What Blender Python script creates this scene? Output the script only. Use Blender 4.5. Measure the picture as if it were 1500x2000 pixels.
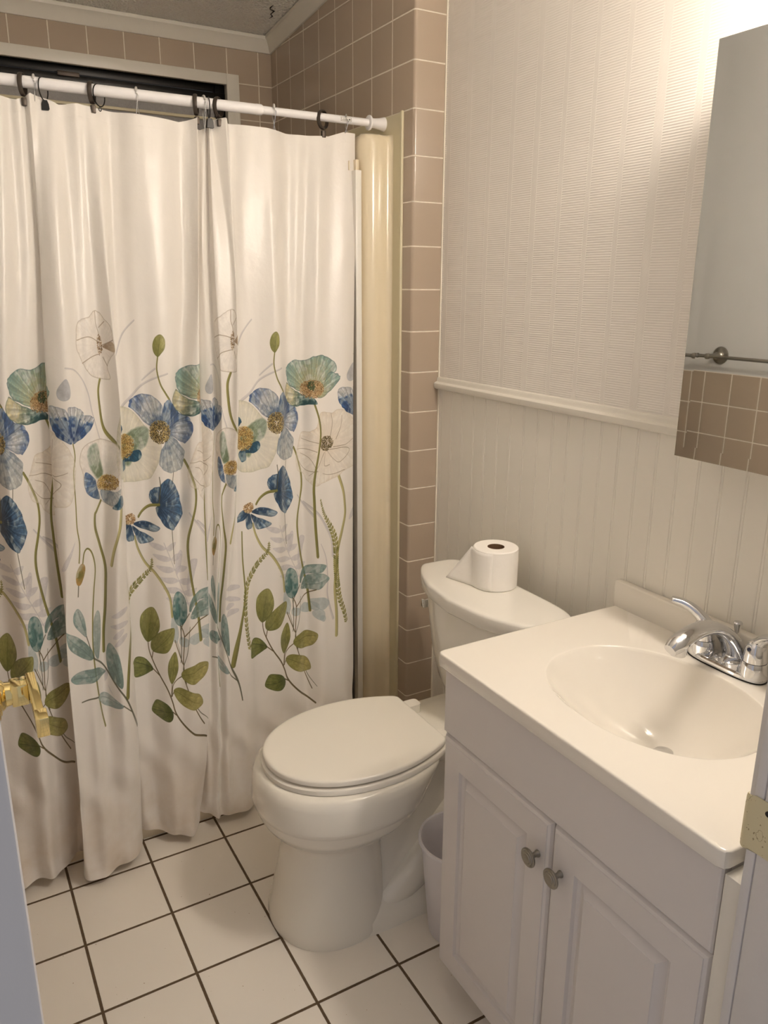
import bpy, bmesh, math, random
import numpy as np
from mathutils import Vector, Matrix
for o in list(bpy.data.objects): bpy.data.objects.remove(o)
SC = bpy.context.scene
COL = SC.collection
PI = math.pi

# ------------------------------------------------------------------ camera
YAW, PITCH, ROLL, FPX = 0.5210896, -0.2780101, 0.0049481, 1534.80
cam = bpy.data.cameras.new('camera'); camo = bpy.data.objects.new('camera', cam); COL.objects.link(camo)
fw = Vector((math.sin(YAW)*math.cos(PITCH), math.cos(YAW)*math.cos(PITCH), math.sin(PITCH)))
rt = Vector((math.cos(YAW), -math.sin(YAW), 0)); up = rt.cross(fw)
r2 = math.cos(ROLL)*rt + math.sin(ROLL)*up; u2 = -math.sin(ROLL)*rt + math.cos(ROLL)*up
M = Matrix.Identity(4)
for i in range(3):
    M[i][0], M[i][1], M[i][2] = r2[i], u2[i], -fw[i]
M.translation = Vector((-1.26404, -1.88944, 1.47009))
camo.matrix_world = M
cam.sensor_fit = 'VERTICAL'; cam.sensor_height = 24; cam.lens = FPX/2000*24; cam.clip_start = .02
SC.camera = camo

# ------------------------------------------------------------------ light + exposure
LAMP_STRENGTH = 84.0
LAMP_COLOR = (1.0, .885, .765)
WORLD_COLOR = (.70, .69, .735); WORLD_STRENGTH = .36
SC.view_settings.view_transform = 'Standard'; SC.view_settings.look = 'None'
SC.view_settings.gamma = 1; SC.view_settings.use_curve_mapping = False
SC.view_settings.exposure = 0.62
SC.cycles.max_bounces = 16; SC.cycles.diffuse_bounces = 10; SC.cycles.glossy_bounces = 6
w = bpy.data.worlds.new('hallway_ambience'); SC.world = w; w.use_nodes = True
bg = w.node_tree.nodes['Background']; bg.inputs[0].default_value = (*WORLD_COLOR, 1); bg.inputs[1].default_value = WORLD_STRENGTH

# ------------------------------------------------------------------ helpers
def tag(o, label=None, cat=None, group=None, kind=None):
    if label: o['label'] = label
    if cat: o['category'] = cat
    if group: o['group'] = group
    if kind: o['kind'] = kind
    return o
def empty(name, loc, label, cat, group=None):
    o = bpy.data.objects.new(name, None); COL.objects.link(o); o.location = loc; o.empty_display_size = .02
    return tag(o, label, cat, group)
def obj(name, bm, mat, parent=None, smooth=35, label=None, recalc=True):
    """link a bmesh (world coordinates) as ONE mesh object, keeping its world place under a parent"""
    me = bpy.data.meshes.new(name)
    if recalc: bmesh.ops.recalc_face_normals(bm, faces=bm.faces)
    bm.to_mesh(me); bm.free()
    me.polygons.foreach_set('use_smooth', [True]*len(me.polygons))
    if smooth is not None: me.set_sharp_from_angle(angle=math.radians(smooth))
    for m_ in (mat if isinstance(mat, (list, tuple)) else [mat]): me.materials.append(m_)
    o = bpy.data.objects.new(name, me); COL.objects.link(o)
    if parent is not None:
        off = Vector(parent.location)
        p = parent.parent
        while p is not None: off += Vector(p.location); p = p.parent
        me.transform(Matrix.Translation(-off)); o.parent = parent
    if label: o['label'] = label
    return o
def box(bm, x0, x1, y0, y1, z0, z1, bev=0, seg=2):
    vs = [bm.verts.new((x, y, z)) for x in (x0, x1) for y in (y0, y1) for z in (z0, z1)]
    fs = [bm.faces.new([vs[i] for i in f]) for f in ((0,1,3,2),(4,6,7,5),(0,4,5,1),(2,3,7,6),(0,2,6,4),(1,5,7,3))]
    if bev:
        es = list({e for f in fs for e in f.edges})
        bmesh.ops.bevel(bm, geom=es, offset=bev, segments=seg, profile=.5, affect='EDGES')
    return bm
def B(*a, **k):
    bm = bmesh.new(); return box(bm, *a, **k)
def loft(bm, rings, cap0=True, cap1=True, closed=True):
    R = [[bm.verts.new(p) for p in r] for r in rings]
    n = len(R[0])
    for a, b in zip(R[:-1], R[1:]):
        for i in range(n if closed else n-1):
            j = (i+1) % n
            bm.faces.new((a[i], a[j], b[j], b[i]))
    if cap0: bm.faces.new(list(reversed(R[0])))
    if cap1: bm.faces.new(R[-1])
    return R
def lathe(bm, prof, origin=(0,0,0), axis='z', n=32, cap0=True, cap1=True):
    """prof: (radius, height) list"""
    ox, oy, oz = origin; rings = []
    for r, h in prof:
        ring = []
        for i in range(n):
            a = 2*PI*i/n; c, s = r*math.cos(a), r*math.sin(a)
            if axis == 'z': ring.append((ox+c, oy+s, oz+h))
            elif axis == 'x': ring.append((ox+h, oy+c, oz+s))
            else: ring.append((ox+c, oy+h, oz+s))
        rings.append(ring)
    loft(bm, rings, cap0, cap1); return bm
def tube(bm, pts, rad, n=12, flat=1.0, upv=(0,0,1), closed=False, caps=True):
    """sweep an ellipse along pts; rad float or list; flat scales the up-ish axis"""
    P = [Vector(p) for p in pts]; m = len(P); U = Vector(upv); rings = []
    if not hasattr(rad, '__len__'): rad = [rad]*m
    prev = None
    for i in range(m):
        if closed: t = (P[(i+1) % m]-P[i-1]).normalized()
        else: t = (P[min(i+1, m-1)]-P[max(i-1, 0)]).normalized()
        s = t.cross(U)
        if s.length < 1e-4: s = t.cross(Vector((1, .3, 0)))
        s.normalize(); v = s.cross(t).normalized()
        if prev is not None and s.dot(prev) < 0: s, v = -s, -v
        prev = s
        r = rad[i]; ra, rb = (r, r*flat) if not hasattr(r, '__len__') else r
        rings.append([P[i]+s*ra*math.cos(2*PI*k/n)+v*rb*math.sin(2*PI*k/n) for k in range(n)])
    if closed: rings.append(rings[0]); 
    if closed:
        R = [[bm.verts.new(p) for p in r] for r in rings[:-1]]
        for i in range(m):
            a, b = R[i], R[(i+1) % m]
            for k in range(n): bm.faces.new((a[k], a[(k+1) % n], b[(k+1) % n], b[k]))
    else: loft(bm, rings, caps, caps)
    return bm
def crom(pts, sub=8, closed=False):
    P = [np.array(p, float) for p in pts]; n = len(P); out = []
    for i in range(n if closed else n-1):
        p0 = P[(i-1) % n] if closed else P[max(i-1, 0)]
        p1 = P[i]; p2 = P[(i+1) % n]; p3 = P[(i+2) % n] if closed else P[min(i+2, n-1)]
        for k in range(sub):
            t = k/sub
            out.append(.5*((2*p1)+(-p0+p2)*t+(2*p0-5*p1+4*p2-p3)*t*t+(-p0+3*p1-3*p2+p3)*t**3))
    if not closed: out.append(P[-1])
    return [tuple(float(c) for c in p) for p in out]
def prism(bm, poly, ax, a, b):
    """extrude a 2D polygon along an axis from a to b (poly in the two other axes, in x,y,z order)"""
    def mk(p, v): return {'x': (v, p[0], p[1]), 'y': (p[0], v, p[1]), 'z': (p[0], p[1], v)}[ax]
    loft(bm, [[mk(p, a) for p in poly], [mk(p, b) for p in poly]]); return bm

# ------------------------------------------------------------------ materials
class NT:
    def __init__(s, name):
        s.m = bpy.data.materials.new(name); s.m.use_nodes = True; s.t = s.m.node_tree
        s.b = s.t.nodes['Principled BSDF']
    def n(s, typ, **k):
        d = s.t.nodes.new(typ)
        for a, v in k.items(): setattr(d, a, v)
        return d
    def l(s, a, b): s.t.links.new(a, b)
    def math(s, op, a, b=None, c=None, clamp=False):
        d = s.n('ShaderNodeMath', operation=op, use_clamp=clamp)
        for i, v in enumerate((a, b, c)):
            if v is None: continue
            if isinstance(v, (int, float)): d.inputs[i].default_value = v
            else: s.l(v, d.inputs[i])
        return d.outputs[0]
    def mix(s, f, a, b):
        d = s.n('ShaderNodeMix', data_type='RGBA')
        for i, v in ((0, f), (6, a), (7, b)):
            if isinstance(v, (int, float)): d.inputs[i].default_value = v
            elif isinstance(v, tuple): d.inputs[i].default_value = (*v, 1)
            else: s.l(v, d.inputs[i])
        return d.outputs[2]
    def pos(s):
        g = s.n('ShaderNodeNewGeometry'); x = s.n('ShaderNodeSeparateXYZ'); s.l(g.outputs['Position'], x.inputs[0])
        return g, x.outputs
    def noise(s, scale, detail=3, rough=.5, vec=None):
        d = s.n('ShaderNodeTexNoise'); d.inputs['Scale'].default_value = scale; d.inputs['Detail'].default_value = detail; d.inputs['Roughness'].default_value = rough
        if vec is None: vec = s.n('ShaderNodeNewGeometry').outputs['Position']
        s.l(vec, d.inputs['Vector']); return d.outputs[0]
    def bump(s, h, dist=.001, strength=1, chain=None):
        d = s.n('ShaderNodeBump'); d.inputs['Distance'].default_value = dist; d.inputs['Strength'].default_value = strength
        s.l(h, d.inputs['Height'])
        if chain is not None: s.l(chain, d.inputs['Normal'])
        s.l(d.outputs[0], s.b.inputs['Normal']); return d.outputs[0]
    def set(s, col=None, rough=None, metal=None, **k):
        if col is not None:
            if isinstance(col, tuple): s.b.inputs['Base Color'].default_value = (*col, 1)
            else: s.l(col, s.b.inputs['Base Color'])
        for nm, v in (('Roughness', rough), ('Metallic', metal)):
            if v is None: continue
            if isinstance(v, (int, float)): s.b.inputs[nm].default_value = v
            else: s.l(v, s.b.inputs[nm])
        for a, v in k.items(): s.b.inputs[a.replace('_', ' ')].default_value = v
        return s
def simple(name, col, rough=.5, metal=0, var=.04, scale=12, bump=0, bscale=200, **k):
    s = NT(name); c2 = tuple(max(0, c*(1-var)) for c in col)
    s.set(s.mix(s.noise(scale), c2, col), rough, metal, **k)
    if bump: s.bump(s.noise(bscale), bump)
    return s.m
def line_mask(s, coord, origin, pitch, half):
    """1 on grout lines at origin + k*pitch"""
    v = s.math('DIVIDE', s.math('SUBTRACT', coord, origin), pitch)
    f = s.math('SUBTRACT', v, s.math('ROUND', v))
    d = s.math('MULTIPLY', s.math('ABSOLUTE', f), pitch)
    return s.math('SUBTRACT', 1.0, s.math('SMOOTH_MIN', s.math('DIVIDE', d, half), 1.0, .15), clamp=True), v
def grid_mat(name, tile, grout, axes, half, rough, tvar=.06, dirt=None):
    """axes: for normal-x faces uses (y,z), for normal-y faces (x,z), for floor (x,y): list of (coord index, origin, pitch) per face kind"""
    s = NT(name); g, xyz = s.pos()
    nrm = s.n('ShaderNodeSeparateXYZ'); s.l(g.outputs['Normal'], nrm.inputs[0])
    def mx(a, b): return s.math('MAXIMUM', a, b)
    masks = []; cells = []
    for kind, ax in axes.items():
        ms = [line_mask(s, xyz[i], o, p, half) for i, o, p in ax]
        m = ms[0][0]
        for q in ms[1:]: m = mx(m, q[0])
        masks.append((kind, m, ms))
    if len(masks) == 1: m = masks[0][1]
    else:
        ny = s.math('GREATER_THAN', s.math('ABSOLUTE', nrm.outputs[1]), .7)
        a = dict((k, v) for k, v, _ in masks)
        m = s.math('ADD', s.math('MULTIPLY', a['y'], ny), s.math('MULTIPLY', a['x'], s.math('SUBTRACT', 1, ny)))
    m = s.math('MULTIPLY', m, 3.0, clamp=True)
    # per tile tone
    cx = s.n('ShaderNodeCombineXYZ')
    fl = [s.math('FLOOR', q[1]) for q in masks[0][2][:2]]
    s.l(fl[0], cx.inputs[0])
    if len(fl) > 1: s.l(fl[1], cx.inputs[1])
    wn = s.n('ShaderNodeTexWhiteNoise'); s.l(cx.outputs[0], wn.inputs[0])
    t2 = tuple(c*(1-tvar) for c in tile)
    base = s.mix(wn.outputs[0], t2, tile)
    base = s.mix(s.math('MULTIPLY', s.noise(4, 4), .25), base, tuple(c*.93 for c in tile))
    gr = s.mix(s.noise(60, 3), tuple(c*.7 for c in grout), grout)
    s.set(s.mix(m, base, gr), s.math('ADD', rough, s.math('MULTIPLY', m, .5)))
    s.bump(s.math('SUBTRACT', 1, m), .0015, .7)
    s.b.inputs['Specular IOR Level'].default_value = .5
    return s.m

T, Z0, WING = .112, 1.91372, .097
MAT = {}
MAT['floor'] = None
def floor_mat():
    s = NT('floor_tile'); g, xyz = s.pos(); p = .2015
    m1, v1 = line_mask(s, xyz[0], -1.12524, p, .0041)
    m2, v2 = line_mask(s, xyz[1], -.0663, p, .0041)
    # the last course is cut short at the tub
    cut = s.math('LESS_THAN', s.math('ABSOLUTE', s.math('SUBTRACT', xyz[1], .030)), .0035)
    m = s.math('MAXIMUM', s.math('MAXIMUM', m1, m2), cut)
    # ragged edge on the grout
    m = s.math('MULTIPLY', s.math('SUBTRACT', m, s.math('MULTIPLY', s.noise(180, 2), .22)), 4.0, clamp=True)
    cx = s.n('ShaderNodeCombineXYZ'); s.l(s.math('FLOOR', v1), cx.inputs[0]); s.l(s.math('FLOOR', v2), cx.inputs[1])
    wn = s.n('ShaderNodeTexWhiteNoise'); s.l(cx.outputs[0], wn.inputs[0])
    base = s.mix(wn.outputs[0], (.79, .745, .675), (.84, .795, .725))
    base = s.mix(s.math('MULTIPLY', s.noise(3, 5, .6), .35), base, (.70, .655, .575))
    spk = s.math('GREATER_THAN', s.noise(140, 1), .80)
    base = s.mix(spk, base, (.35, .26, .17))
    gr = s.mix(s.noise(40, 3), (.055, .034, .015), (.16, .105, .055))
    s.set(s.mix(m, base, gr), s.math('ADD', .30, s.math('MULTIPLY', m, .5)))
    b1 = s.bump(s.math('SUBTRACT', 1, m), .0015, .8)
    s.bump(s.noise(25, 2), .0004, .6, b1)
    return s.m
MAT['floor'] = floor_mat()
MAT['tile'] = grid_mat('taupe_wall_tile', (.43, .345, .265), (.90, .82, .69),
    {'x': [(1, -.0008, T), (2, Z0, T)], 'y': [(2, Z0, T)]}, .0021, .16)
MAT['tile_back'] = grid_mat('taupe_wall_tile_back', (.43, .345, .265), (.90, .82, .69),
    {'y': [(0, -WING-.0477, T), (2, Z0, T)]}, .0021, .16)
MAT['tile_west'] = grid_mat('taupe_wall_tile_west', (.43, .345, .265), (.90, .82, .69),
    {'y': [(1, .02, T), (2, 1.186, T)]}, .0021, .16)
MAT['trim'] = simple('painted_trim', (.74, .71, .64), .35, var=.05, bump=.0006, bscale=60)
MAT['jamb'] = simple('painted_jamb', (.66, .64, .63), .5, var=.06, scale=20, bump=.0006, bscale=90)
MAT['wallpaint'] = simple('pale_wall_paint', (.62, .62, .61), .6, var=.04)
MAT['black'] = simple('black_metal', (.012, .011, .010), .35, .6)
MAT['dark'] = simple('dark_gap', (.02, .016, .012), .8)
MAT['chrome'] = simple('chrome', (.74, .745, .76), .05, 1, var=.02)
MAT['nickel'] = simple('brushed_nickel', (.33, .31, .27), .28, 1, var=.12, scale=300)
MAT['bronze'] = simple('dark_bronze', (.11, .09, .075), .45, .8, var=.2, scale=80)
MAT['brass'] = simple('polished_brass', (.88, .72, .34), .09, 1, var=.01)
MAT['porcelain'] = simple('porcelain', (.80, .77, .69), .09, 0, var=.02, scale=5, Coat_Weight=.4)
MAT['seat'] = simple('seat_plastic', (.80, .765, .685), .22, 0, var=.02, scale=5)
MAT['tankp'] = simple('tank_porcelain', (.80, .775, .71), .12, 0, var=.02, scale=5, Coat_Weight=.3)
MAT['counter'] = simple('cultured_marble', (.78, .74, .665), .13, 0, var=.02, scale=3, Coat_Weight=.5)
MAT['cab'] = simple('white_thermofoil', (.66, .625, .605), .38, 0, var=.03, scale=4)
MAT['surround'] = simple('almond_fibreglass', (.77, .675, .495), .16, 0, var=.02, scale=3, Coat_Weight=.4)
MAT['flange'] = simple('almond_flange', (.66, .60, .42), .4, 0, var=.04, scale=6)
MAT['caulk'] = simple('caulk', (.80, .75, .64), .5)
MAT['rod'] = simple('white_enamel', (.86, .85, .86), .18, 0, var=.02)
MAT['whitealu'] = simple('white_aluminium', (.80, .78, .72), .3, 0, var=.03)
MAT['bin'] = simple('lilac_plastic', (.76, .74, .77), .35, 0, var=.03)
MAT['paper'] = simple('tissue_paper', (.88, .85, .80), .9, 0, var=.03, scale=60, bump=.0008, bscale=90)
MAT['card'] = simple('cardboard_core', (.16, .09, .045), .9)
MAT['hookclear'] = simple('clear_hook', (.70, .68, .65), .12, .3)
ART=[('S','g',3,3,[(-69.7,1289),(-52.9,1288),(-38.2,1270),(-27.7,1234),(-21.4,1186),(-6.7,1121)]),
('P','gd',[(-69.3,1265),(-63.4,1247),(-64.5,1224),(-73.9,1215),(-82.4,1219),(-84.9,1233),(-79.2,1250)],None),
('S','g',3,6,[(90.4,1396),(67.3,1364),(52.6,1326),(42.1,1299)]),
('S','g',3,6,[(145.0,1271),(119.8,1257),(94.6,1238),(75.7,1213),(56.8,1189)]),
('S','g',4,3,[(124.0,1282),(98.8,1253)]),
('S','g',3,7,[(189.2,921),(208.1,887),(224.9,858)]),
('S','g',6,8,[(205.6,897),(234.4,864),(254.2,827),(267.3,784),(268.6,736)]),
('S','g',2,7,[(239.2,777),(252.1,734),(254.3,670),(252.1,623),(264.9,552)]),
('S','g',2,2,[(138.7,850),(153.4,800),(166.1,760),(178.7,720),(191.3,677),(201.8,646)]),
('P','gf',[(142.9,835),(131.9,846),(117.7,849),(111.4,847),(120.9,835),(133.5,830)],None),
('P','gf',[(142.9,835),(150.1,844),(159.3,846),(163.4,843),(157.3,830),(149.1,827)],None),
('P','gf',[(153.4,805),(141.5,816),(126.2,820),(119.4,818),(129.6,806),(143.2,801)],None),
('P','gf',[(153.4,805),(161.2,814),(171.1,815),(175.6,813),(168.9,800),(160.1,797)],None),
('P','gf',[(161.8,775),(149.1,787),(132.6,791),(125.3,789),(136.3,776),(150.9,771)],None),
('P','gf',[(161.8,775),(170.2,784),(180.9,785),(185.6,782),(178.5,770),(169.0,767)],None),
('P','gf',[(170.3,745),(156.6,757),(139.0,761),(131.2,760),(142.9,747),(158.5,741)],None),
('P','gf',[(170.3,745),(179.1,753),(190.6,755),(195.7,752),(188.0,739),(177.9,737)],None),
('P','gf',[(178.7,718),(164.1,730),(145.4,735),(137.1,733),(149.5,720),(166.2,714)],None),
('P','gf',[(178.7,718),(188.1,726),(200.3,727),(205.7,724),(197.6,711),(186.8,709)],None),
('P','gf',[(187.1,690),(171.6,702),(151.8,708),(142.9,707),(156.2,693),(173.8,686)],None),
('P','gf',[(187.1,690),(197.1,698),(210.0,698),(215.7,695),(207.1,683),(195.7,681)],None),
('P','gf',[(18.5,693),(32.1,705),(50.0,705),(51.3,697),(36.8,690)],None),
('P','gf',[(16.4,669),(31.1,676),(50.0,671),(51.3,663),(35.7,661)],None),
('P','gf',[(20.6,640),(29.0,655),(41.6,657),(42.9,649),(33.6,639)],None),
('P','gf',[(22.7,620),(33.2,637),(47.9,641),(49.2,633),(37.8,622)],None),
('P','gf',[(1.7,532),(2.7,556),(8.0,566),(9.2,558),(7.4,540)],None),
('P','gf',[(18.5,488),(11.1,511),(8.0,522),(9.2,513),(15.8,495)],None),
('P','gf',[(-80.3,824),(-73.9,846),(-61.3,870),(-52.9,892),(-59.2,859),(-69.7,830)],None),
('P','gf',[(171.0,821),(177.2,817),(173.4,781),(166.2,761),(162.1,789)],None),
('P','gf',[(191.9,802),(206.1,799),(201.1,770),(191.8,728),(184.8,730),(188.0,772)],None),
('P','gt',[(244.9,568),(239.6,557),(230.5,556),(219.1,567),(217.9,580),(228.4,589),(241.3,582)],None),
('P','gt',[(216.6,588),(210.9,578),(201.4,578),(190.9,587),(190.0,599),(199.7,607),(212.9,601)],None),
('P','gt',[(190.5,585),(185.4,576),(177.0,576),(171.9,584),(171.6,595),(175.3,601),(187.2,596)],None),
('P','gt',[(231.0,594),(226.5,585),(218.2,585),(208.8,593),(207.9,604),(216.5,610),(228.2,605)],None),
('P','gt',[(246.7,558),(243.6,551),(238.1,551),(231.9,557),(231.1,565),(236.7,570),(244.4,566)],None),
('P','gt',[(212.0,612),(225.7,621),(242.5,620),(255.3,608),(255.0,595),(241.7,585),(227.6,590)],None),
('P','gt',[(156.6,661),(166.1,635),(170.3,608),(166.1,586),(157.6,594),(152.4,627)],None),
('S','o',4,5,[(-1.5,1262),(-6.7,1236),(-5.7,1198),(-1.5,1157),(6.9,1130),(24.8,1100)]),
('S','o',2,3,[(129.3,1311),(127.2,1280),(132.4,1246),(140.8,1224),(148.2,1208)]),
('S','d',2,2,[(157.6,1025),(155.5,1001)]),
('S','o',4,5,[(180.8,1055),(189.2,1032),(199.7,992),(202.8,967),(201.8,936),(195.5,900),(188.1,860),(187.1,820),(193.4,754),(201.8,695),(208.1,656),(213.3,583)]),
('S','p',5,6,[(284.8,957),(293.3,913),(296.2,880),(296.6,843),(288.7,801),(278.3,750),(273.5,691),(270.0,634),(272.2,566),(272.0,499)]),
('S','o',2,2,[(-61.3,1119),(-57.1,1089),(-59.2,1051),(-55.0,999),(-52.9,972),(-49.8,925),(-44.5,885),(-44.5,841)]),
('S','p',6,5,[(36.3,951),(33.2,906),(22.7,855),(18.5,820)]),
('S','o',2,3,[(-38.2,837),(-36.1,863),(-29.8,872),(-21.4,857),(-15.1,819),(-17.2,769),(-19.3,702),(-19.3,621),(-15.1,537),(-8.8,465),(-2.5,421)]),
('P','tan',[(-41.4,837),(-35.1,834),(-34.0,818),(-39.3,792),(-44.5,787),(-48.3,797),(-48.3,818)],None),
('S','d',2,2,[(-44.1,786),(-44.1,761)]),
('S','o',2,7,[(59.7,847),(59.8,774),(62.7,715),(64.3,676),(58.6,626),(52.7,582),(46.1,525),(41.7,482)]),
('S','p',4,5,[(83.1,863),(90.4,832),(105.1,796),(124.0,770),(140.8,735),(151.3,702),(155.5,658)]),
('S','d',2,2,[(154.5,880),(157.6,832),(160.2,791)]),
('P','teal',[(252.8,710),(241.9,696),(224.9,692),(203.7,689),(190.9,667),(190.2,685),(199.0,708),(220.4,719),(237.8,719)],(190.9,667)),
('P','teal',[(259.0,672),(248.1,659),(229.0,645),(202.3,647),(191.8,654),(203.5,682),(224.9,692),(244.1,689)],(191.8,654)),
('S','d',2,2,[(189.5,664),(177.2,632),(174.5,611),(175.5,564),(174.1,533)]),
('S','d',2,1,[(172.7,634),(176.0,595)]),
('S','d',1,2,[(190.9,629),(186.4,561),(178.2,516),(183.6,477)]),
('S','d',1,1,[(166.1,590),(171.8,563),(175.5,539)]),
('S','d',2,1,[(197.2,428),(210.8,388),(227.1,357)]),
('P','tealD',[(170.3,718),(180.8,706),(185.4,679),(183.9,648),(173.4,630),(163.9,639),(157.6,663),(157.2,692),(161.8,713)],(173.4,630)),
('S','d',3,4,[(-19.3,604),(1.7,571),(20.6,526),(37.4,485),(50.0,429),(57.4,383)]),
('S','d',2,2,[(-30.9,662),(-23.5,627),(-17.2,601)]),
('P','teal',[(-43.5,732),(-34.0,705),(-30.9,662),(-40.3,675),(-49.8,698),(-50.4,720)],(-30.9,662)),
('P','teal',[(-68.7,682),(-48.7,669),(-34.0,649),(-21.4,624),(-20.4,603),(-34.0,607),(-52.9,632),(-63.4,656)],(-20.4,603)),
('P','tealP',[(-9.9,713),(-3.6,698),(-2.5,657),(-5.7,617),(-9.9,595),(-17.2,614),(-19.3,653),(-17.2,696)],(-9.9,595)),
('P','teal',[(15.3,628),(26.9,608),(33.2,579),(36.3,533),(33.2,511),(20.6,529),(10.1,557),(6.9,586),(9.0,616)],(33.2,511)),
('P','teal',[(-59.2,569),(-40.3,580),(-15.1,577),(-0.4,563),(3.8,554),(-15.1,545),(-44.5,549),(-55.0,557)],(3.8,554)),
('P','tealP',[(-14.1,503),(-6.7,508),(10.1,496),(33.2,466),(22.7,461),(1.7,470),(-9.9,488)],(33.2,466)),
('S','d',2,3,[(-43.5,504),(-27.7,507),(-14.1,503)]),
('S','d',2,2,[(33.2,466),(47.9,438)]),
('S','b',2,4,[(110.4,585),(112.5,562),(118.8,537),(130.3,502),(145.0,465),(154.5,432),(161.8,400),(176.6,367),(197.6,335),(224.9,305)]),
('S','b',2,2,[(118.8,514),(131.4,498)]),
('S','b',2,2,[(154.5,479),(152.4,448)]),
('S','b',2,2,[(176.6,497),(157.6,478),(154.5,447)]),
('S','b',2,2,[(159.7,460),(152.4,445)]),
('S','b',2,2,[(119.8,559),(117.7,540)]),
('S','b',2,2,[(155.5,403),(163.9,392)]),
('S','b',2,2,[(174.5,630),(180.8,602),(178.7,542),(179.7,512)]),
('S','b',2,2,[(161.8,593),(177.6,530)]),
('S','b',2,2,[(224.9,645),(197.6,626),(180.8,602)]),
('S','b',2,2,[(180.8,485),(187.1,457)]),
('S','b',2,2,[(201.8,401),(218.6,348)]),
('P','ol',[(118.8,679),(129.3,656),(131.4,625),(124.0,601),(110.4,584),(98.8,605),(94.6,634),(98.8,661)],(110.4,584)),
('P','ol',[(160.8,624),(157.6,591),(145.0,563),(124.0,558),(116.1,569),(117.7,591),(130.3,613),(145.0,625)],(119.8,559)),
('P','ol',[(161.8,563),(168.2,536),(167.1,507),(154.5,479),(146.7,505),(148.2,539)],(154.5,479)),
('P','olP',[(227.0,515),(218.6,482),(199.7,473),(182.9,482),(174.5,499),(180.8,515),(199.7,524)],(174.5,499)),
('P','olP',[(157.6,461),(170.3,466),(191.3,455),(210.2,437),(215.4,408),(199.7,402),(178.7,415),(163.9,438)],(159.7,460)),
('P','olD',[(119.8,514),(107.2,537),(90.4,548),(82.0,539),(81.0,514),(83.1,494),(100.9,496),(113.5,504)],(119.8,514)),
('P','olD',[(155.5,403),(145.0,423),(128.2,431),(120.9,421),(116.7,397),(132.4,381),(147.1,375),(155.5,384)],(155.5,403)),
('K',[(118.0,807),(117.0,783),(107.9,767),(89.4,742),(72.4,713),(65.7,675),(64.4,637),(67.5,594),(72.0,557),(78.5,522)]),
('K',[(242.3,904),(246.3,883),(252.6,858),(263.6,828),(272.1,792),(274.8,751),(273.7,697),(276.0,639),(280.0,600),(288.8,562),(294.4,527)]),
('P','wc',[(246.5,1142),(257.7,1147),(273.5,1139),(284.9,1144),(303.5,1133),(317.4,1108),(330.1,1076),(331.5,1030),(324.2,982),(296.8,968),(282.5,958),(254.8,950),(231.6,942),(215.1,956),(208.4,975),(192.4,989),(186.6,1019),(191.0,1048),(205.0,1091),(221.6,1095),(237.6,1108)],(260.6,1058)),
('S','w',1,2,[(204.9,1076),(221.3,1068),(241.7,1061)]),
('S','w',1,2,[(191.0,1048),(215.7,1046),(236.5,1037)]),
('S','w',1,2,[(271.3,1139),(273.5,1109),(269.0,1071)]),
('S','w',1,2,[(291.9,1125),(289.5,1096),(280.2,1064)]),
('S','w',1,2,[(263.6,1036),(276.7,1007),(288.0,997),(307.1,1018),(302.8,1032),(268.2,1039)]),
('S','w',1,2,[(250.8,975),(273.6,968),(296.8,971)]),
('S','w',1,2,[(193.5,1019),(213.7,987),(237.4,983)]),
('S','w',1,2,[(317.2,1053),(298.2,1041),(275.2,1044)]),
('S','w',1,2,[(218.1,971),(237.7,995),(256.7,1034)]),
('S','w',1,2,[(259.0,1034),(255.9,998),(267.3,997)]),
('S','w',1,2,[(200.9,1036),(219.7,1021),(232.9,990)]),
('T','disc',(260.6,1058),14.2,21),
('S','o',4,6,[(233.1,1169),(244.3,1125),(247.6,1086),(242.3,1042),(231.6,984),(226.8,940),(226.8,897),(227.4,832),(230.1,742)]),
('P','cream',[(42.1,1190),(69.4,1184),(103.0,1141),(130.3,1109),(132.4,1069),(119.8,1025),(109.3,1008),(67.3,1002),(48.4,1014),(31.6,1032),(21.1,1069),(21.1,1146),(31.6,1181)],(61.0,1091)),
('P','green',[(61.0,1117),(82.0,1138),(109.3,1138),(108.3,1098),(92.5,1076),(82.0,1062),(71.5,1042),(61.0,1049),(52.6,1092)],(61.0,1091)),
('P','blueD',[(75.7,1078),(92.5,1079),(95.0,1063),(82.0,1051),(65.2,1053),(65.2,1035),(57.9,1032),(52.6,1055)],(61.0,1091)),
('P','blueD',[(47.4,1146),(55.8,1140),(55.8,1130),(48.4,1120)],(61.0,1091)),
('P','bluehalf',[(70.5,1193),(73.6,1206),(88.3,1216),(103.0,1219),(121.9,1213),(134.5,1193),(137.7,1161),(132.4,1138),(119.8,1139),(105.1,1146),(86.2,1171),(71.5,1185)],(130.3,1128)),
('P','blue',[(138.7,1198),(147.1,1208),(154.5,1197),(157.6,1175),(149.2,1150),(136.6,1135),(135.6,1175)],(130.3,1128)),
('P','blueV',[(153.4,1197),(170.3,1174),(189.2,1162),(187.1,1149),(157.6,1141),(142.9,1129),(149.2,1160)],(130.3,1128)),
('P','bluehalf',[(142.9,1132),(166.1,1151),(187.1,1154),(196.5,1142),(195.5,1121),(185.0,1100),(174.5,1100),(157.6,1114)],(134.5,1127)),
('P','bluegray',[(138.7,1095),(145.0,1124),(166.1,1103),(179.7,1082),(180.8,1063),(174.5,1031),(157.6,1025),(142.9,1030),(130.3,1048),(132.4,1082)],(138.7,1122)),
('T','starD',(130.8,1128),19.3,29),
('T','star',(60.0,1091),19.3,32),
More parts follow.
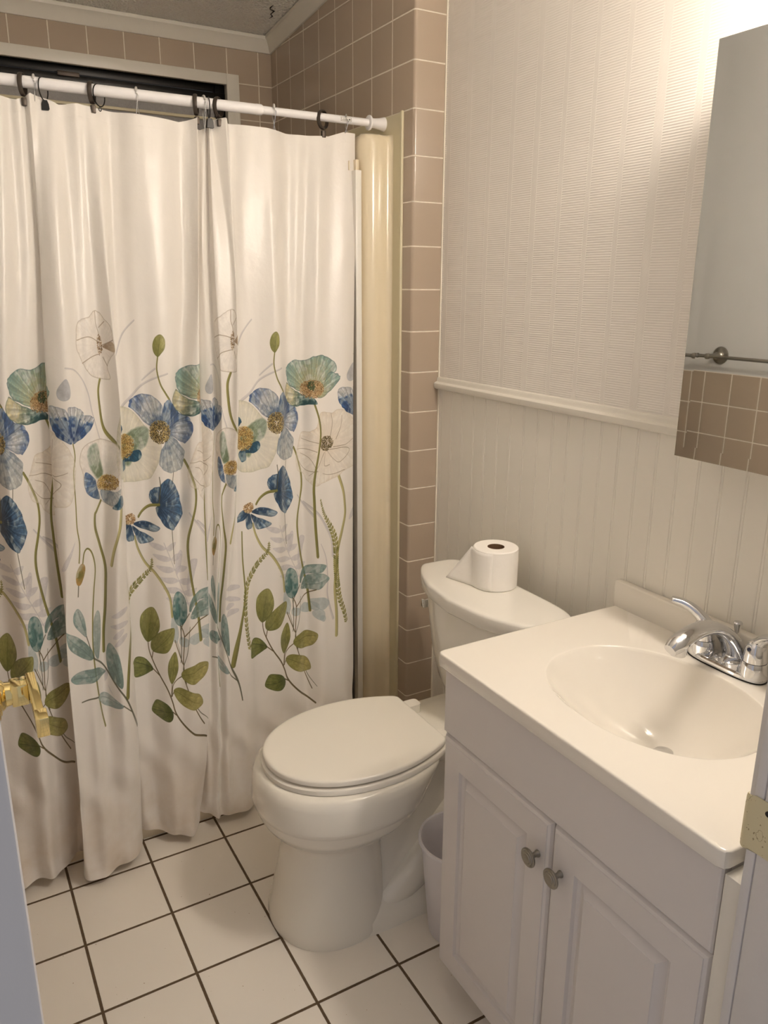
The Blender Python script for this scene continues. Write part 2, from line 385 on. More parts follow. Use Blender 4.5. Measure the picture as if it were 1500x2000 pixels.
('P','tealF',[(161.4,1265),(168.6,1279),(188.5,1291),(212.1,1287),(230.9,1297),(248.8,1301),(264.4,1294),(277.0,1276),(282.6,1253),(269.0,1239),(257.7,1208),(230.9,1196),(202.6,1204),(174.0,1222),(163.2,1245)],(227.5,1205)),
('P','tealF',[(255.4,1217),(266.7,1248),(280.4,1244),(288.4,1232),(284.9,1220),(271.3,1201),(253.2,1186),(239.8,1189),(237.6,1201)],(237.6,1198)),
('P','creamT',[(163.2,1231),(181.3,1213),(205.0,1198),(230.9,1187),(239.8,1170),(221.6,1168),(195.7,1164),(170.4,1174),(156.0,1195),(156.0,1212)],(230.9,1190)),
('T','coral',(229.8,1210),27.2,25),
('T','pod',(227.5,1220),7.6,13),
('P','ol',[(134.5,1365),(140.8,1354),(140.8,1333),(134.5,1318),(129.3,1311),(123.0,1321),(121.5,1339),(126.1,1357)],(129.3,1311)),
('P','wg',[(-3.6,1419),(8.0,1414),(15.3,1399),(22.7,1389),(27.9,1372),(27.9,1352),(32.1,1337),(29.0,1324),(20.6,1312),(12.2,1292),(14.3,1261),(-4.6,1263),(-21.4,1276),(-31.9,1299),(-38.2,1319),(-43.5,1339),(-42.4,1366),(-39.3,1390),(-31.9,1402),(-15.1,1407)],(2.7,1340)),
('S','w',2,2,[(-1.5,1417),(-1.5,1390),(2.7,1367),(2.7,1343)]),
('S','w',2,2,[(-41.4,1357),(-19.3,1362),(-2.5,1350)]),
('S','w',2,2,[(-34.0,1304),(-15.1,1316),(1.7,1319)]),
('S','w',2,2,[(14.3,1394),(3.8,1380)]),
('S','w',2,2,[(26.9,1352),(8.0,1340)]),
('S','w',2,2,[(6.9,1312),(12.2,1292)]),
('P','tanp',[(8.0,1337),(22.7,1348),(31.1,1337),(27.9,1324),(14.3,1330)],(8.0,1335)),
('T','starS',(2.7,1340),5.1,25),
('P','wg',[(-40.3,1112),(-17.2,1123),(5.9,1118),(24.8,1100),(32.1,1071),(33.2,1034),(37.4,1007),(40.5,959),(26.9,955),(5.9,967),(-6.7,979),(-25.6,995),(-36.1,1015),(-40.3,1049),(-47.7,1080)],(6.9,1017)),
('P','green',[(-25.6,1116),(-10.9,1112),(-4.6,1075),(1.7,1038),(-10.9,1029),(-25.6,1054),(-34.0,1091)],(-2.5,1028)),
('P','blue',[(-36.1,1051),(-19.3,1036),(-13.0,1014),(-5.7,981),(-21.4,991),(-35.1,1012)],(-2.5,1018)),
('P','blueD',[(18.5,956),(31.1,984),(39.5,981),(41.2,958)],(10.1,995)),
('P','bluegray',[(-4.6,1000),(20.6,996),(35.3,1002),(31.1,979),(18.5,963),(3.8,970)],(10.1,1006)),
('T','star',(7.6,1017),20.6,19),
('S','o',4,6,[(-3.6,974),(-13.0,954),(-16.2,946),(-15.1,914),(-4.6,868),(6.9,817),(8.0,763),(6.9,709),(3.8,661),(2.7,608)]),
('P','whiteblue',[(-101.3,1197),(-88.7,1200),(-73.9,1195),(-68.7,1183),(-63.4,1157),(-62.4,1121),(-73.9,1123),(-86.6,1134),(-97.1,1153),(-102.3,1173)],(-62.4,1121)),
('P','whiteblue',[(-48.7,1181),(-38.2,1185),(-21.4,1179),(-19.3,1166),(-31.9,1142),(-48.7,1128),(-61.3,1121),(-57.1,1152)],(-62.4,1121)),
('P','whiteblue',[(-68.7,1200),(-57.1,1204),(-44.5,1198),(-38.2,1188),(-44.5,1176),(-52.9,1156),(-60.3,1122),(-64.5,1152),(-67.6,1177)],(-62.4,1121)),
('P','slate',[(112.5,973),(117.7,985),(130.3,991),(134.5,975),(130.3,948),(119.8,948),(113.5,959)],(129.3,947)),
('P','slate',[(130.3,991),(145.0,1012),(157.6,998),(168.2,972),(174.5,941),(177.6,918),(171.3,897),(163.9,885),(156.6,878),(145.0,888),(132.4,910),(124.0,936),(129.3,948)],(129.3,947)),
('S','d',2,3,[(130.3,1016),(132.4,991),(130.3,951)]),
('S','o',4,4,[(130.3,947),(113.5,943),(98.8,929),(90.4,914)]),
('P','slate',[(79.9,897),(103.0,904),(132.4,889),(119.8,877),(92.5,886)],(77.8,902)),
('P','slate',[(77.8,891),(94.6,877),(120.9,859),(107.2,846),(94.6,846),(84.1,868)],(77.8,902)),
('P','slate',[(67.3,877),(73.6,895),(82.0,866),(78.9,853),(69.4,854)],(74.7,902)),
('P','slate',[(65.2,904),(52.6,890),(50.5,872),(63.1,878),(71.5,892)],(74.7,902)),
('T','coral',(73.6,908),10.9,14)]
CUR_U=[-480,-300,-233,-180,-159,-148,-128,-107,-88,-69,-30,0,20,32,42,50,62,74,100,130,170,195,210,227,250,290,320,345,366,390,412,425,437,460,517,541,584,614,648,674,705]
CUR_ROWS=[(1.86,[(-1234,150),(-1112,160),(-1064,140),(-1023,147),(-1010,150),(-1005,150),(-1000,141),(-994,132),(-980,141),(-961,150),(-927,143),(-898,138),(-876,144),(-861,151),(-849,155),(-840,156),(-826,155),(-813,152),(-783,142),(-746,136),(-682,145),(-642,150),(-625,138),(-625,146),(-624,162),(-613,170),(-601,168),(-592,162),(-593,145),(-583,160),(-554,138),(-548,143),(-543,148),(-524,146),(-446,140),(-414,145),(-354,158),(-317,151),(-274,142),(-237,145),(-191,150)]),(1.55,[(-1296,118),(-1152,133),(-1094,103),(-1033,125),(-1015,133),(-1009,136),(-1009,138),(-1011,113),(-1001,100),(-982,93),(-938,105),(-903,113),(-885,103),(-874,98),(-864,106),(-855,119),(-845,130),(-833,128),(-801,114),(-760,103),(-686,126),(-657,106),(-653,96),(-651,107),(-647,128),(-639,138),(-630,135),(-612,128),(-611,106),(-570,98),(-562,100),(-558,110),(-557,118),(-543,116),(-460,106),(-431,113),(-376,128),(-341,118),(-299,106),(-259,111),(-208,122)]),(1.22,[(-1363,84),(-1194,104),(-1127,64),(-1068,90),(-1044,99),(-1031,102),(-1022,104),(-1035,72),(-1021,56),(-996,49),(-950,64),(-913,76),(-887,58),(-880,49),(-880,75),(-872,94),(-859,96),(-844,96),(-815,83),(-781,66),(-726,84),(-700,60),(-684,49),(-678,65),(-675,96),(-664,109),(-635,102),(-626,89),(-623,69),(-593,56),(-581,59),(-576,74),(-570,86),(-541,83),(-474,69),(-443,77),(-398,96),(-366,83),(-324,66),(-283,74),(-230,89)]),(0.9,[(-1376,51),(-1210,71),(-1143,26),(-1080,53),(-1056,63),(-1047,66),(-1037,69),(-1048,41),(-1054,21),(-1035,6),(-987,21),(-949,36),(-929,16),(-916,6),(-900,21),(-892,39),(-893,61),(-877,63),(-848,49),(-814,31),(-758,46),(-732,22),(-715,11),(-700,16),(-694,56),(-686,71),(-674,66),(-661,56),(-650,43),(-636,29),(-618,26),(-610,34),(-605,41),(-574,40),(-499,33),(-469,41),(-415,59),(-380,47),(-342,31),(-301,39),(-250,56)]),(0.62,[(-1375,23),(-1219,43),(-1148,-2),(-1085,24),(-1058,35),(-1047,38),(-1034,43),(-1043,23),(-1061,-17),(-1069,-37),(-1021,-22),(-982,-7),(-961,-24),(-948,-32),(-935,-29),(-924,-22),(-908,13),(-906,38),(-875,27),(-840,8),(-792,-7),(-762,-19),(-742,-22),(-718,-17),(-709,28),(-702,41),(-699,37),(-691,31),(-683,22),(-675,11),(-661,3),(-651,1),(-627,1),(-602,1),(-529,8),(-491,15),(-427,28),(-391,15),(-350,1),(-310,9),(-268,26)]),(0.3,[(-1377,-5),(-1231,5),(-1158,-35),(-1097,-5),(-1071,10),(-1060,13),(-1050,15),(-1058,-5),(-1074,-55),(-1080,-75),(-1038,-70),(-1003,-55),(-978,-62),(-962,-65),(-946,-62),(-935,-55),(-920,-15),(-920,7),(-898,0),(-867,-15),(-821,-40),(-789,-48),(-769,-50),(-745,-40),(-738,3),(-733,15),(-726,11),(-715,5),(-704,-3),(-695,-15),(-682,-23),(-672,-26),(-652,-27),(-627,-26),(-550,-17),(-512,-12),(-450,-5),(-414,-19),(-372,-35),(-330,-25),(-287,-5)]),(0.03,[(-1381,-18),(-1249,-38),(-1172,-38),(-1119,-8),(-1089,17),(-1080,20),(-1066,24),(-1073,2),(-1085,-38),(-1091,-68),(-1057,-89),(-1022,-84),(-994,-76),(-975,-68),(-957,-60),(-944,-48),(-929,-8),(-925,20),(-910,15),(-882,3),(-842,-38),(-812,-48),(-792,-38),(-770,-8),(-768,12),(-765,16),(-753,2),(-739,-8),(-727,-19),(-715,-26),(-697,-26),(-684,-25),(-664,-24),(-636,-17),(-553,2),(-517,-3),(-463,-18),(-425,-30),(-378,-38),(-335,-29),(-296,-8)])]
# ------------------------------------------------------------------ the room
XW, YN, YS, YH = -1.386, .944, -1.415, -1.53       # west wall, window wall, door wall inner and hallway faces
def ceil_z(y): return 2.292+.10*(YN-y)
st = lambda o: tag(o, kind='structure')

st(obj('floor', B(-1.9, .15, -2.4, 1.05, -.05, 0), MAT['floor']))

def wallpaper_mat():
    s = NT('ribbed_wall_panel'); g, xyz = s.pos()
    pitch = .0885
    v = s.math('DIVIDE', s.math('ADD', xyz[1], .1075), pitch)
    d = s.math('MULTIPLY', s.math('ABSOLUTE', s.math('SUBTRACT', v, s.math('ROUND', v))), pitch)
    # every second stripe a little wider
    cell = s.n('ShaderNodeCombineXYZ'); s.l(s.math('ROUND', v), cell.inputs[0])
    wn = s.n('ShaderNodeTexWhiteNoise'); s.l(cell.outputs[0], wn.inputs[0])
    half = s.math('ADD', .0062, s.math('MULTIPLY', wn.outputs[0], .0055))
    stripe = s.math('LESS_THAN', d, half)
    edge = s.math('LESS_THAN', s.math('ABSOLUTE', s.math('SUBTRACT', d, half)), .0011)
    wob = s.math('MULTIPLY', s.noise(9, 3), .0005)
    rib = s.math('SINE', s.math('MULTIPLY', s.math('ADD', xyz[2], wob), 2*PI/.0050))
    rib = s.math('MULTIPLY', s.math('ADD', s.math('MULTIPLY', rib, .5), .5), s.math('SUBTRACT', 1, stripe))
    lp = s.noise(5, 3)
    rib = s.math('MULTIPLY', rib, s.math('ADD', .25, s.math('MULTIPLY', lp, .45)))
    dots = s.math('MULTIPLY', s.noise(420, 1), stripe)
    h = s.math('ADD', s.math('ADD', rib, s.math('MULTIPLY', dots, .35)), s.math('MULTIPLY', edge, 3.2))
    blob = s.math('GREATER_THAN', s.noise(17, 1, .4), .79)
    s.set(s.mix(s.noise(3, 4), (.76, .725, .675), (.80, .765, .715)), .42)
    b = s.bump(h, .0010, 1.0)
    s.bump(s.math('SUBTRACT', s.noise(17, 1, .4), .0), .0015, .3, b)
    return s.m
def bead_mat():
    s = NT('painted_beadboard')
    g, xyz = s.pos()
    c = s.mix(s.noise(2.5, 4), (.76, .73, .66), (.80, .77, .70))
    sp = s.math('GREATER_THAN', s.noise(90, 1), .83)
    s.set(s.mix(sp, c, (.35, .30, .22)), .42)
    s.bump(s.noise(30, 2), .0004, .5)
    return s.m
MAT['paper_panel'] = wallpaper_mat(); MAT['bead'] = bead_mat()
# east wall: upper ribbed panel, lower beadboard, chair rail
def bead_profile(y_from, y_to, pitch, off):
    pts = [(0.0, y_from)]
    k0 = 0; y = off
    seq = [(0, -.0008), (.0014, -.0016), (.0001, -.0024), (-.0003, -.0038), (-.0003, -.0052), (.0001, -.0066), (.0014, -.0074), (0, -.0082)]
    while y-.011 > y_to:
        if y < y_from-.001:
            for dx, dy in seq: pts.append((dx, y+dy+.005))
        y -= pitch
    pts.append((0.0, y_to)); return pts
prof = bead_profile(-.0005, -1.53, .0525, -.016)
bm = bmesh.new()
poly = prof+[(.09, -1.53), (.09, -.0005)]
loft(bm, [[(x, y, 0) for x, y in poly], [(x, y, 1.205) for x, y in poly]], True, True)
east = st(obj('wall_east', B(.0, .09, -1.53, 0, 1.205, 2.62), MAT['paper_panel']))
st(obj('wall_east_wainscot', bm, MAT['bead'], smooth=25))
# chair rail
rail = [(-.0005, 1.192), (-.009, 1.192), (-.0165, 1.1955), (-.0185, 1.201), (-.0185, 1.209), (-.015, 1.2125), (-.0105, 1.2135), (-.0085, 1.217), (-.0085, 1.2215), (-.006, 1.2255), (-.0005, 1.227)]
st(obj('trim_1', prism(bmesh.new(), rail, 'y', -1.41, .011-.013), MAT['trim']))
# tiled end wall of the tub alcove with its wing facing the room
bm = bmesh.new()
vs = [(-WING, 0), (.09, 0), (.09, 1.05), (-WING, 1.05)]
poly = [(-WING, .008), (-WING+.0023, .0023), (-WING+.008, 0), (.09, 0), (.09, 1.05), (-WING, 1.05)]
prism(bm, poly, 'z', 0, 2.62)
st(obj('wall_alcove', bm, MAT['tile'], smooth=60))
st(obj('trim_2', B(-.0035, .0, -.0028, .0, 0.0, 2.6), MAT['caulk']))
# window wall around the opening
WX0, WX1, WZ0, WZ1 = -1.22, -.256, 1.62, 2.133
bm = bmesh.new()
box(bm, WX1, -WING+.001, YN, 1.05, 0, 2.45); box(bm, XW-.1, WX0, YN, 1.05, 0, 2.45)
box(bm, WX0, WX1, YN, 1.05, 0, WZ0); box(bm, WX0, WX1, YN, 1.05, WZ1, 2.45)
st(obj('wall_north', bm, MAT['tile_back']))
# west wall: tile wainscot below painted plaster
bm = B(XW-.1, XW, YH, YN+.1, 0, 1.186); st(obj('wall_west', bm, MAT['tile_west']))
st(obj('wall_west_upper', B(XW-.1, XW-.004, YH, YN+.1, 1.186, 2.62), MAT['wallpaint']))
# door wall: right of the opening, left of it, header
JX0, JX1, JH = -1.2571, -.4880, 2.03
st(obj('wall_south', B(JX1+.018, .09, YH, YS, 0, 2.62), MAT['wallpaint']))
st(obj('wall_south_left', B(XW-.1, JX0-.018, YH, YS, 0, 2.62), MAT['wallpaint']))
st(obj('wall_south_header', B(JX0-.018, JX1+.018, YH, YS, JH+.018, 2.62), MAT['wallpaint']))
# sloping ceiling with popcorn texture
def popcorn():
    s = NT('popcorn_ceiling'); n1 = s.noise(95, 3, .7); v = s.n('ShaderNodeTexVoronoi'); v.inputs['Scale'].default_value = 130
    s.l(s.n('ShaderNodeNewGeometry').outputs['Position'], v.inputs['Vector'])
    s.set(s.mix(n1, (.90, .86, .79), (.97, .95, .90)), .9)
    h = s.math('ADD', n1, s.math('MULTIPLY', s.math('SUBTRACT', 1, v.outputs['Distance']), .6))
    s.bump(h, .012, 1.0); return s.m
MAT['popcorn'] = popcorn()
bm = bmesh.new()
a = [(XW-.1, 1.05), (.09, 1.05), (.09, YH), (XW-.1, YH)]
loft(bm, [[(x, y, ceil_z(y)) for x, y in a], [(x, y, ceil_z(y)+.06) for x, y in a]])
ceil = st(obj('ceiling', bm, MAT['popcorn']))
# peeling crack near the corner
crk = [(-.182, .705), (-.184, .722), (-.181, .735), (-.164, .742), (-.166, .766), (-.155, .779), (-.158, .801)]
obj('crack', tube(bmesh.new(), [(x, y, ceil_z(y)-.001) for x, y in crk], [.0006, .0026, .0012, .0024, .0018, .0022, .0005], 6, .6), MAT['dark'], ceil)
# crown moulding
cr = [(0, 0), (-.006, 0), (-.010, .006), (-.014, .018), (-.024, .030), (-.030, .036), (-.030, .046), (0, .056)]
zb = 2.241
bm = bmesh.new()
loft(bm, [[(x, YN+p[0], zb+p[1]) for p in cr] for x in (XW, -WING)])
st(obj('trim_3', bm, MAT['trim']))
bm = bmesh.new(); rings = []
for y in (YN, -.0):
    rings.append([(-WING+p[0], y, zb+.10*(YN-y)+p[1]) for p in cr])
loft(bm, rings); st(obj('trim_4', bm, MAT['trim']))
# window: painted outer frame, dark metal sash, dusky obscured glass
win = st(obj('window_1', (lambda bm: [box(bm, WX1-.008, WX1+.036, YN-.012, YN+.004, WZ0-.04, WZ1+.028, .002),
     box(bm, WX0-.036, WX1-.008, YN-.012, YN+.004, WZ1-.006, WZ1+.028, .002), box(bm, WX0-.036, WX0+.008, YN-.012, YN+.004, WZ0-.04, WZ1-.006, .002),
     box(bm, WX0+.008, WX1-.008, YN-.012, YN+.004, WZ0-.04, WZ0, .002), box(bm, WX1-.006, WX1, YN, YN+.05, WZ0, WZ1), box(bm, WX0, WX0+.006, YN, YN+.05, WZ0, WZ1)] and bm)(bmesh.new()), MAT['trim']))
bm = bmesh.new()
box(bm, WX0+.006, WX1-.006, YN+.030, YN+.05, 2.108, WZ1, .001); box(bm, WX0+.006, WX1-.006, YN+.018, YN+.045, 2.082, 2.104, .001)
box(bm, WX1-.040, WX1-.006, YN+.020, YN+.046, WZ0, 2.13, .001)
box(bm, WX0+.006, WX0+.040, YN+.020, YN+.046, WZ0, 2.13, .001); box(bm, WX0+.006, WX1-.006, YN+.020, YN+.046, WZ0, WZ0+.04, .001)
obj('window_sash', bm, MAT['black'], win)
gl = NT('obscured_window_glass'); gl.set(gl.mix(gl.noise(120, 4), (.26, .25, .245), (.36, .35, .345)), .6)
gl.bump(gl.noise(220, 2), .001)
obj('window_glass', B(WX0+.03, WX1-.03, YN+.036, YN+.042, WZ0+.03, 2.085), gl.m, win)
obj('window_pale_bar', B(WX0+.03, WX1-.035, YN+.026, YN+.040, 2.019, 2.028, .0015), MAT['flange'], win)  # thin pale bar running across in front of the glass
obj('window_latch', B(-.800, -.735, YN+.008, YN+.020, 2.096, 2.110, .002), MAT['bronze'], win)

# door frame: right and left jambs and head in one trim piece each
def jamb(name, x, s):
    bm = bmesh.new()
    def bx(a, b, *r): box(bm, min(a, b), max(a, b), *r)
    bx(x, x+s*.018, YS-.0125, YS, 0, JH, .0015)                 # room-side strip
    bx(x, x+s*.018, YH, YS-.0142, 0, JH, .0015)                 # the rest, behind a cracked paint line
    bx(x+s*.003, x+s*.017, YS-.015, YS-.012, 0, JH)
    bx(x+s*.0255, x+s*.068, YS, YS+.022, .86 if s > 0 else 0, JH+.06, .003)        # room-side casing
    if s > 0: bx(x+s*.004, x+s*.065, YH-.015, YH, 0, JH+.06, .003)
    else: bx(x+s*.0002, x+s*.065, YH-.015, YH, 0, JH+.06, .003)
    return st(obj(name, bm, MAT['jamb']))
jr = jamb('trim_5', JX1, 1); jl = jamb('trim_6', JX0, -1)
bm = B(JX0-.018, JX1+.018, YH, YS, JH, JH+.018); box(bm, JX0-.06, JX1+.06, YS, YS+.02, JH, JH+.06, .003)
st(obj('trim_7', bm, MAT['jamb']))
# worn brass strike plate with its curved lip, painted over in places
def strike_mat():
    s = NT('worn_strike_brass'); n = s.noise(55, 4, .7)
    m = s.math('GREATER_THAN', s.noise(230, 2), .68)
    sc = s.math('LESS_THAN', s.math('ABSOLUTE', s.math('SUBTRACT', s.noise(38, 3), .60)), .005)
    m = s.math('MULTIPLY', s.math('MAXIMUM', m, sc), .8)
    s.set(s.mix(m, (.66, .60, .40), (.27, .21, .10)), .42, .35); return s.m
bm = bmesh.new()
zc = .864
pts = []
outl = []
prof2 = [(.0010, -.052), (-.0016, -.050), (-.0020, -.030), (-.0020, -.012), (-.0024, -.004), (-.0030, .003), (-.0010, .0085), (.0035, .0110)]
rings = []
for k, zf in enumerate((-1, -.93, -.6, 0, .6, .93, 1)):
    hh = .036; cut = {1: .80, .93: .95}.get(abs(zf), 1)
    rings.append([(JX1+px_, YS+py_*cut, zc+zf*hh-(.003 if py_ > 0 else 0)) for px_, py_ in prof2]+[(JX1+px_+.0015, YS+py_*cut-.0004, zc+zf*hh-(.003 if py_ > 0 else 0)) for px_, py_ in reversed(prof2)])
loft(bm, rings)
sp = obj('strike_plate', bm, strike_mat(), jr, smooth=50, label='worn brass strike plate with curved lip on the white jamb')
obj('screw', lathe(bmesh.new(), [(.0036, -.0033), (.0036, -.0018)], (JX1, YS-.022, zc+.023), 'x', 16), MAT['dark'], sp)
# the open door with its brass lever
a = math.atan2(.0225, 1.156)
hx, hy = -1.2600, YS+.002
def dpt(t, off, z):   # along the leaf from the hinge, off the face towards +x
    return (hx+math.sin(a)*t+math.cos(a)*off, hy+math.cos(a)*t-math.sin(a)*off, z)
bm = bmesh.new()
rings = [[dpt(t, o_, z) for t, o_ in ((0, -.001), (.002, 0), (.758, 0), (.762, -.003), (.762, -.032), (.758, -.035), (.002, -.035), (0, -.033))] for z in (.012, 2.02)]
loft(bm, rings)
door = st(obj('door_1', bm, MAT['jamb']))
LV = []
c = dpt(.700, 0, .892)
lev = obj('door_lever', lathe(bmesh.new(), [(.0375, 0), (.0380, .003), (.0350, .0065), (.0300, .0075), (.0290, .0090), (.0235, .0105), (.0215, .014), (.0185, .016), (.0175, .0245), (.0160, .0250)], c, 'x', 48), MAT['brass'], door, label='polished brass door lever handle')
bm = bmesh.new(); box(bm, c[0]+.0235, c[0]+.0470, c[1]-.0165, c[1]+.0165, c[2]-.0165, c[2]+.0165, .0022)
obj('neck', bm, MAT['brass'], lev)
bm = bmesh.new()
e0 = Vector((c[0]+.0530, c[1]+.0140, c[2]+.0085)); e1 = Vector((c[0]+.0535, c[1]-.078, c[2]-.010))
def bar(bm, p, q, wx, hz, bev):
    d = (q-p); L = d.length; d.normalize(); s = Vector((1, 0, 0)); u = s.cross(d).normalized(); s = d.cross(u)
    b2 = bmesh.new(); box(b2, -wx, wx, 0, L, -hz, hz, bev)
    m_ = Matrix((( s.x, d.x, u.x, p.x), (s.y, d.y, u.y, p.y), (s.z, d.z, u.z, p.z), (0, 0, 0, 1)))
    b2.transform(m_); me = bpy.data.meshes.new('t'); b2.to_mesh(me); b2.free(); bm.from_mesh(me); bpy.data.meshes.remove(me)
bar(bm, e0, e1, .0065, .0145, .0018)
obj('handle_bar', bm, MAT['brass'], lev)
bm = bmesh.new(); e2 = e1+(e1-e0).normalized()*.022
bar(bm, e1-(e1-e0).normalized()*.002+Vector((.001, 0, 0)), e2+Vector((.001, 0, 0)), .0085, .0165, .0018)
obj('handle_end', bm, MAT['brass'], lev)
# ------------------------------------------------------------------ tub and surround
tub = empty('shower_pan', (-.74, .49, 0), 'almond shower pan with a low curb behind the floral curtain', 'shower pan')
bm = bmesh.new()
TX0, TX1, TY0, TY1 = XW+.002, -WING-.0015, .0335, YN-.002
def rect(x0, x1, y0, y1, z, r=.03, n=5):
    out = []
    for cx, cy, a0 in ((x1-r, y1-r, 0), (x0+r, y1-r, 90), (x0+r, y0+r, 180), (x1-r, y0+r, 270)):
        for k in range(n+1):
            t = math.radians(a0+90*k/n); out.append((cx+r*math.cos(t), cy+r*math.sin(t), z))
    return out
loft(bm, [rect(TX0, TX1, TY0+.004, TY1, 0, .004), rect(TX0, TX1, TY0, TY1, .02, .004), rect(TX0, TX1, TY0, TY1, .11, .006), rect(TX0, TX1, TY0+.008, TY1, .120, .008),
          rect(TX0+.05, TX1-.09, TY0+.11, TY1-.09, .121, .08), rect(TX0+.06, TX1-.10, TY0+.12, TY1-.10, .112, .08), rect(TX0+.09, TX1-.13, TY0+.16, TY1-.13, .05, .08), rect(TX0+.14, TX1-.18, TY0+.21, TY1-.18, .042, .06)])
obj('base_shell', bm, MAT['surround'], tub)
bm = lathe(bmesh.new(), [(.03, 0), (.03, .003), (.02, .005)], (-.62, .50, .0425), 'z', 24); obj('drain', bm, MAT['chrome'], tub)
sur = empty('shower_surround', (-.15, .4, .1215), 'glossy almond shower surround with rounded end panel beside the tiled wing', 'shower surround')
# flange fixed over the tile edge
bm = bmesh.new()
box(bm, -WING-.0075, -WING+.000, .0475, .0560, .122, 1.916, .0020); box(bm, -WING-.0030, -WING, .0555, .115, .122, 1.912)
box(bm, -WING-.003, -WING, .115, YN-.01, 1.84, 1.912)
obj('flange', bm, MAT['flange'], sur)
# rounded end panel: front pilaster plus the panel running back
bm = bmesh.new()
def pil(z, g):
    xf = -.188+g; pts = []
    prof_ = [(-WING-.003, .098+g*.3), (-.104, .103+g), (-.112, .107+g), (-.122, .1075+g), (-.130, .1055+g), (-.1375, .1075+g), (-.146, .1060+g), (-.155, .1065+g), (-.168, .112+g), (-.178, .122+g), (-.1855+g*.8, .138+g), (-.188+g, .16), (-.188+g, YN-.01), (-WING-.003, YN-.01)]
    return [(x, y, z) for x, y in prof_]
loft(bm, [pil(.1215, 0), pil(1.835, 0), pil(1.850, .002), pil(1.861, .007), pil(1.866, .016)])
obj('end_panel', bm, MAT['surround'], sur, smooth=50)
bm = B(XW+.004, -.186, YN-.03, YN-.004, .1215, 1.60, .006); obj('back_panel', bm, MAT['surround'], sur)
bm = B(XW+.002, XW+.022, .22, YN-.034, .1215, 1.86, .006); obj('far_panel', bm, MAT['surround'], sur)
# white metal strip of an old sliding door, with its dark gasket and worn clip
tr = empty('shower_door_track', (-.20, .125, .1215), 'tall narrow white metal door track on the almond surround at the curtain edge', 'shower door track')
bm = B(-.2075, -.1895, .112, .150, .1218, 1.772, .0015); obj('track', bm, MAT['whitealu'], tr)
bm = B(-.2225, -.2075, .135, .150, .1218, 1.758, .001); obj('gasket', bm, simple('dark_rubber', (.085, .07, .055), .6), tr)
bm = B(-.200, -.190, .125, .140, 1.772, 1.800, .0012); box(bm, -.2185, -.2155, .130, .134, 1.772, 1.796, .0008)
obj('clip', bm, MAT['surround'], tr)

# ------------------------------------------------------------------ curtain rod
RY, RZ, RR = .150, 1.8975, .0125
rod = empty('curtain_rod', (-.74, RY, RZ), 'white telescoping tension rod above the floral shower curtain', 'curtain rod')
bm = lathe(bmesh.new(), [(RR, XW+.004), (RR, -.470), (RR+.0006, -.468), (RR+.0004, -.455), (RR-.0015, -.452)], (0, RY, RZ), 'x', 32); obj('outer_tube', bm, MAT['rod'], rod)
bm = lathe(bmesh.new(), [(.0098, -.46), (.0098, -.118)], (0, RY, RZ), 'x', 32); obj('inner_tube', bm, MAT['rod'], rod)
bm = lathe(bmesh.new(), [(.011, -.150), (.0185, -.1485), (.0195, -.146), (.0185, -.1435), (.0125, -.142), (.0125, -.130), (.0145, -.115), (.0182, -.1005), (.0180, -WING-.0031)], (0, RY, RZ), 'x', 40); obj('end_cap', bm, MAT['rod'], rod)
bm = bmesh.new()
for k in range(9):
    pass
lab = bmesh.new()
def arc_patch(bm, x0, x1, a0, a1, r, n=6):
    loft(bm, [[(x, RY+r*math.sin(math.radians(a0+(a1-a0)*k/n)), RZ+r*math.cos(math.radians(a0+(a1-a0)*k/n))) for k in range(n+1)] for x in (x0, x1)], False, False, closed=False)
arc_patch(lab, -.236, -.204, -120, -60, .01005)
obj('rod_label', lab, simple('label_white', (.80, .78, .74), .5), rod)
ink = bmesh.new(); R1 = .0102
arc_patch(ink, -.2355, -.2345, -118, -62, R1); arc_patch(ink, -.2055, -.2045, -118, -62, R1)
arc_patch(ink, -.2355, -.2045, -64, -61, R1); arc_patch(ink, -.2355, -.2045, -119, -116, R1)
arc_patch(ink, -.232, -.216, -104, -99, R1); arc_patch(ink, -.229, -.219, -88, -85, R1); arc_patch(ink, -.214, -.208, -104, -80, R1)
obj('label_print', ink, simple('label_ink', (.10, .09, .08), .6), rod)
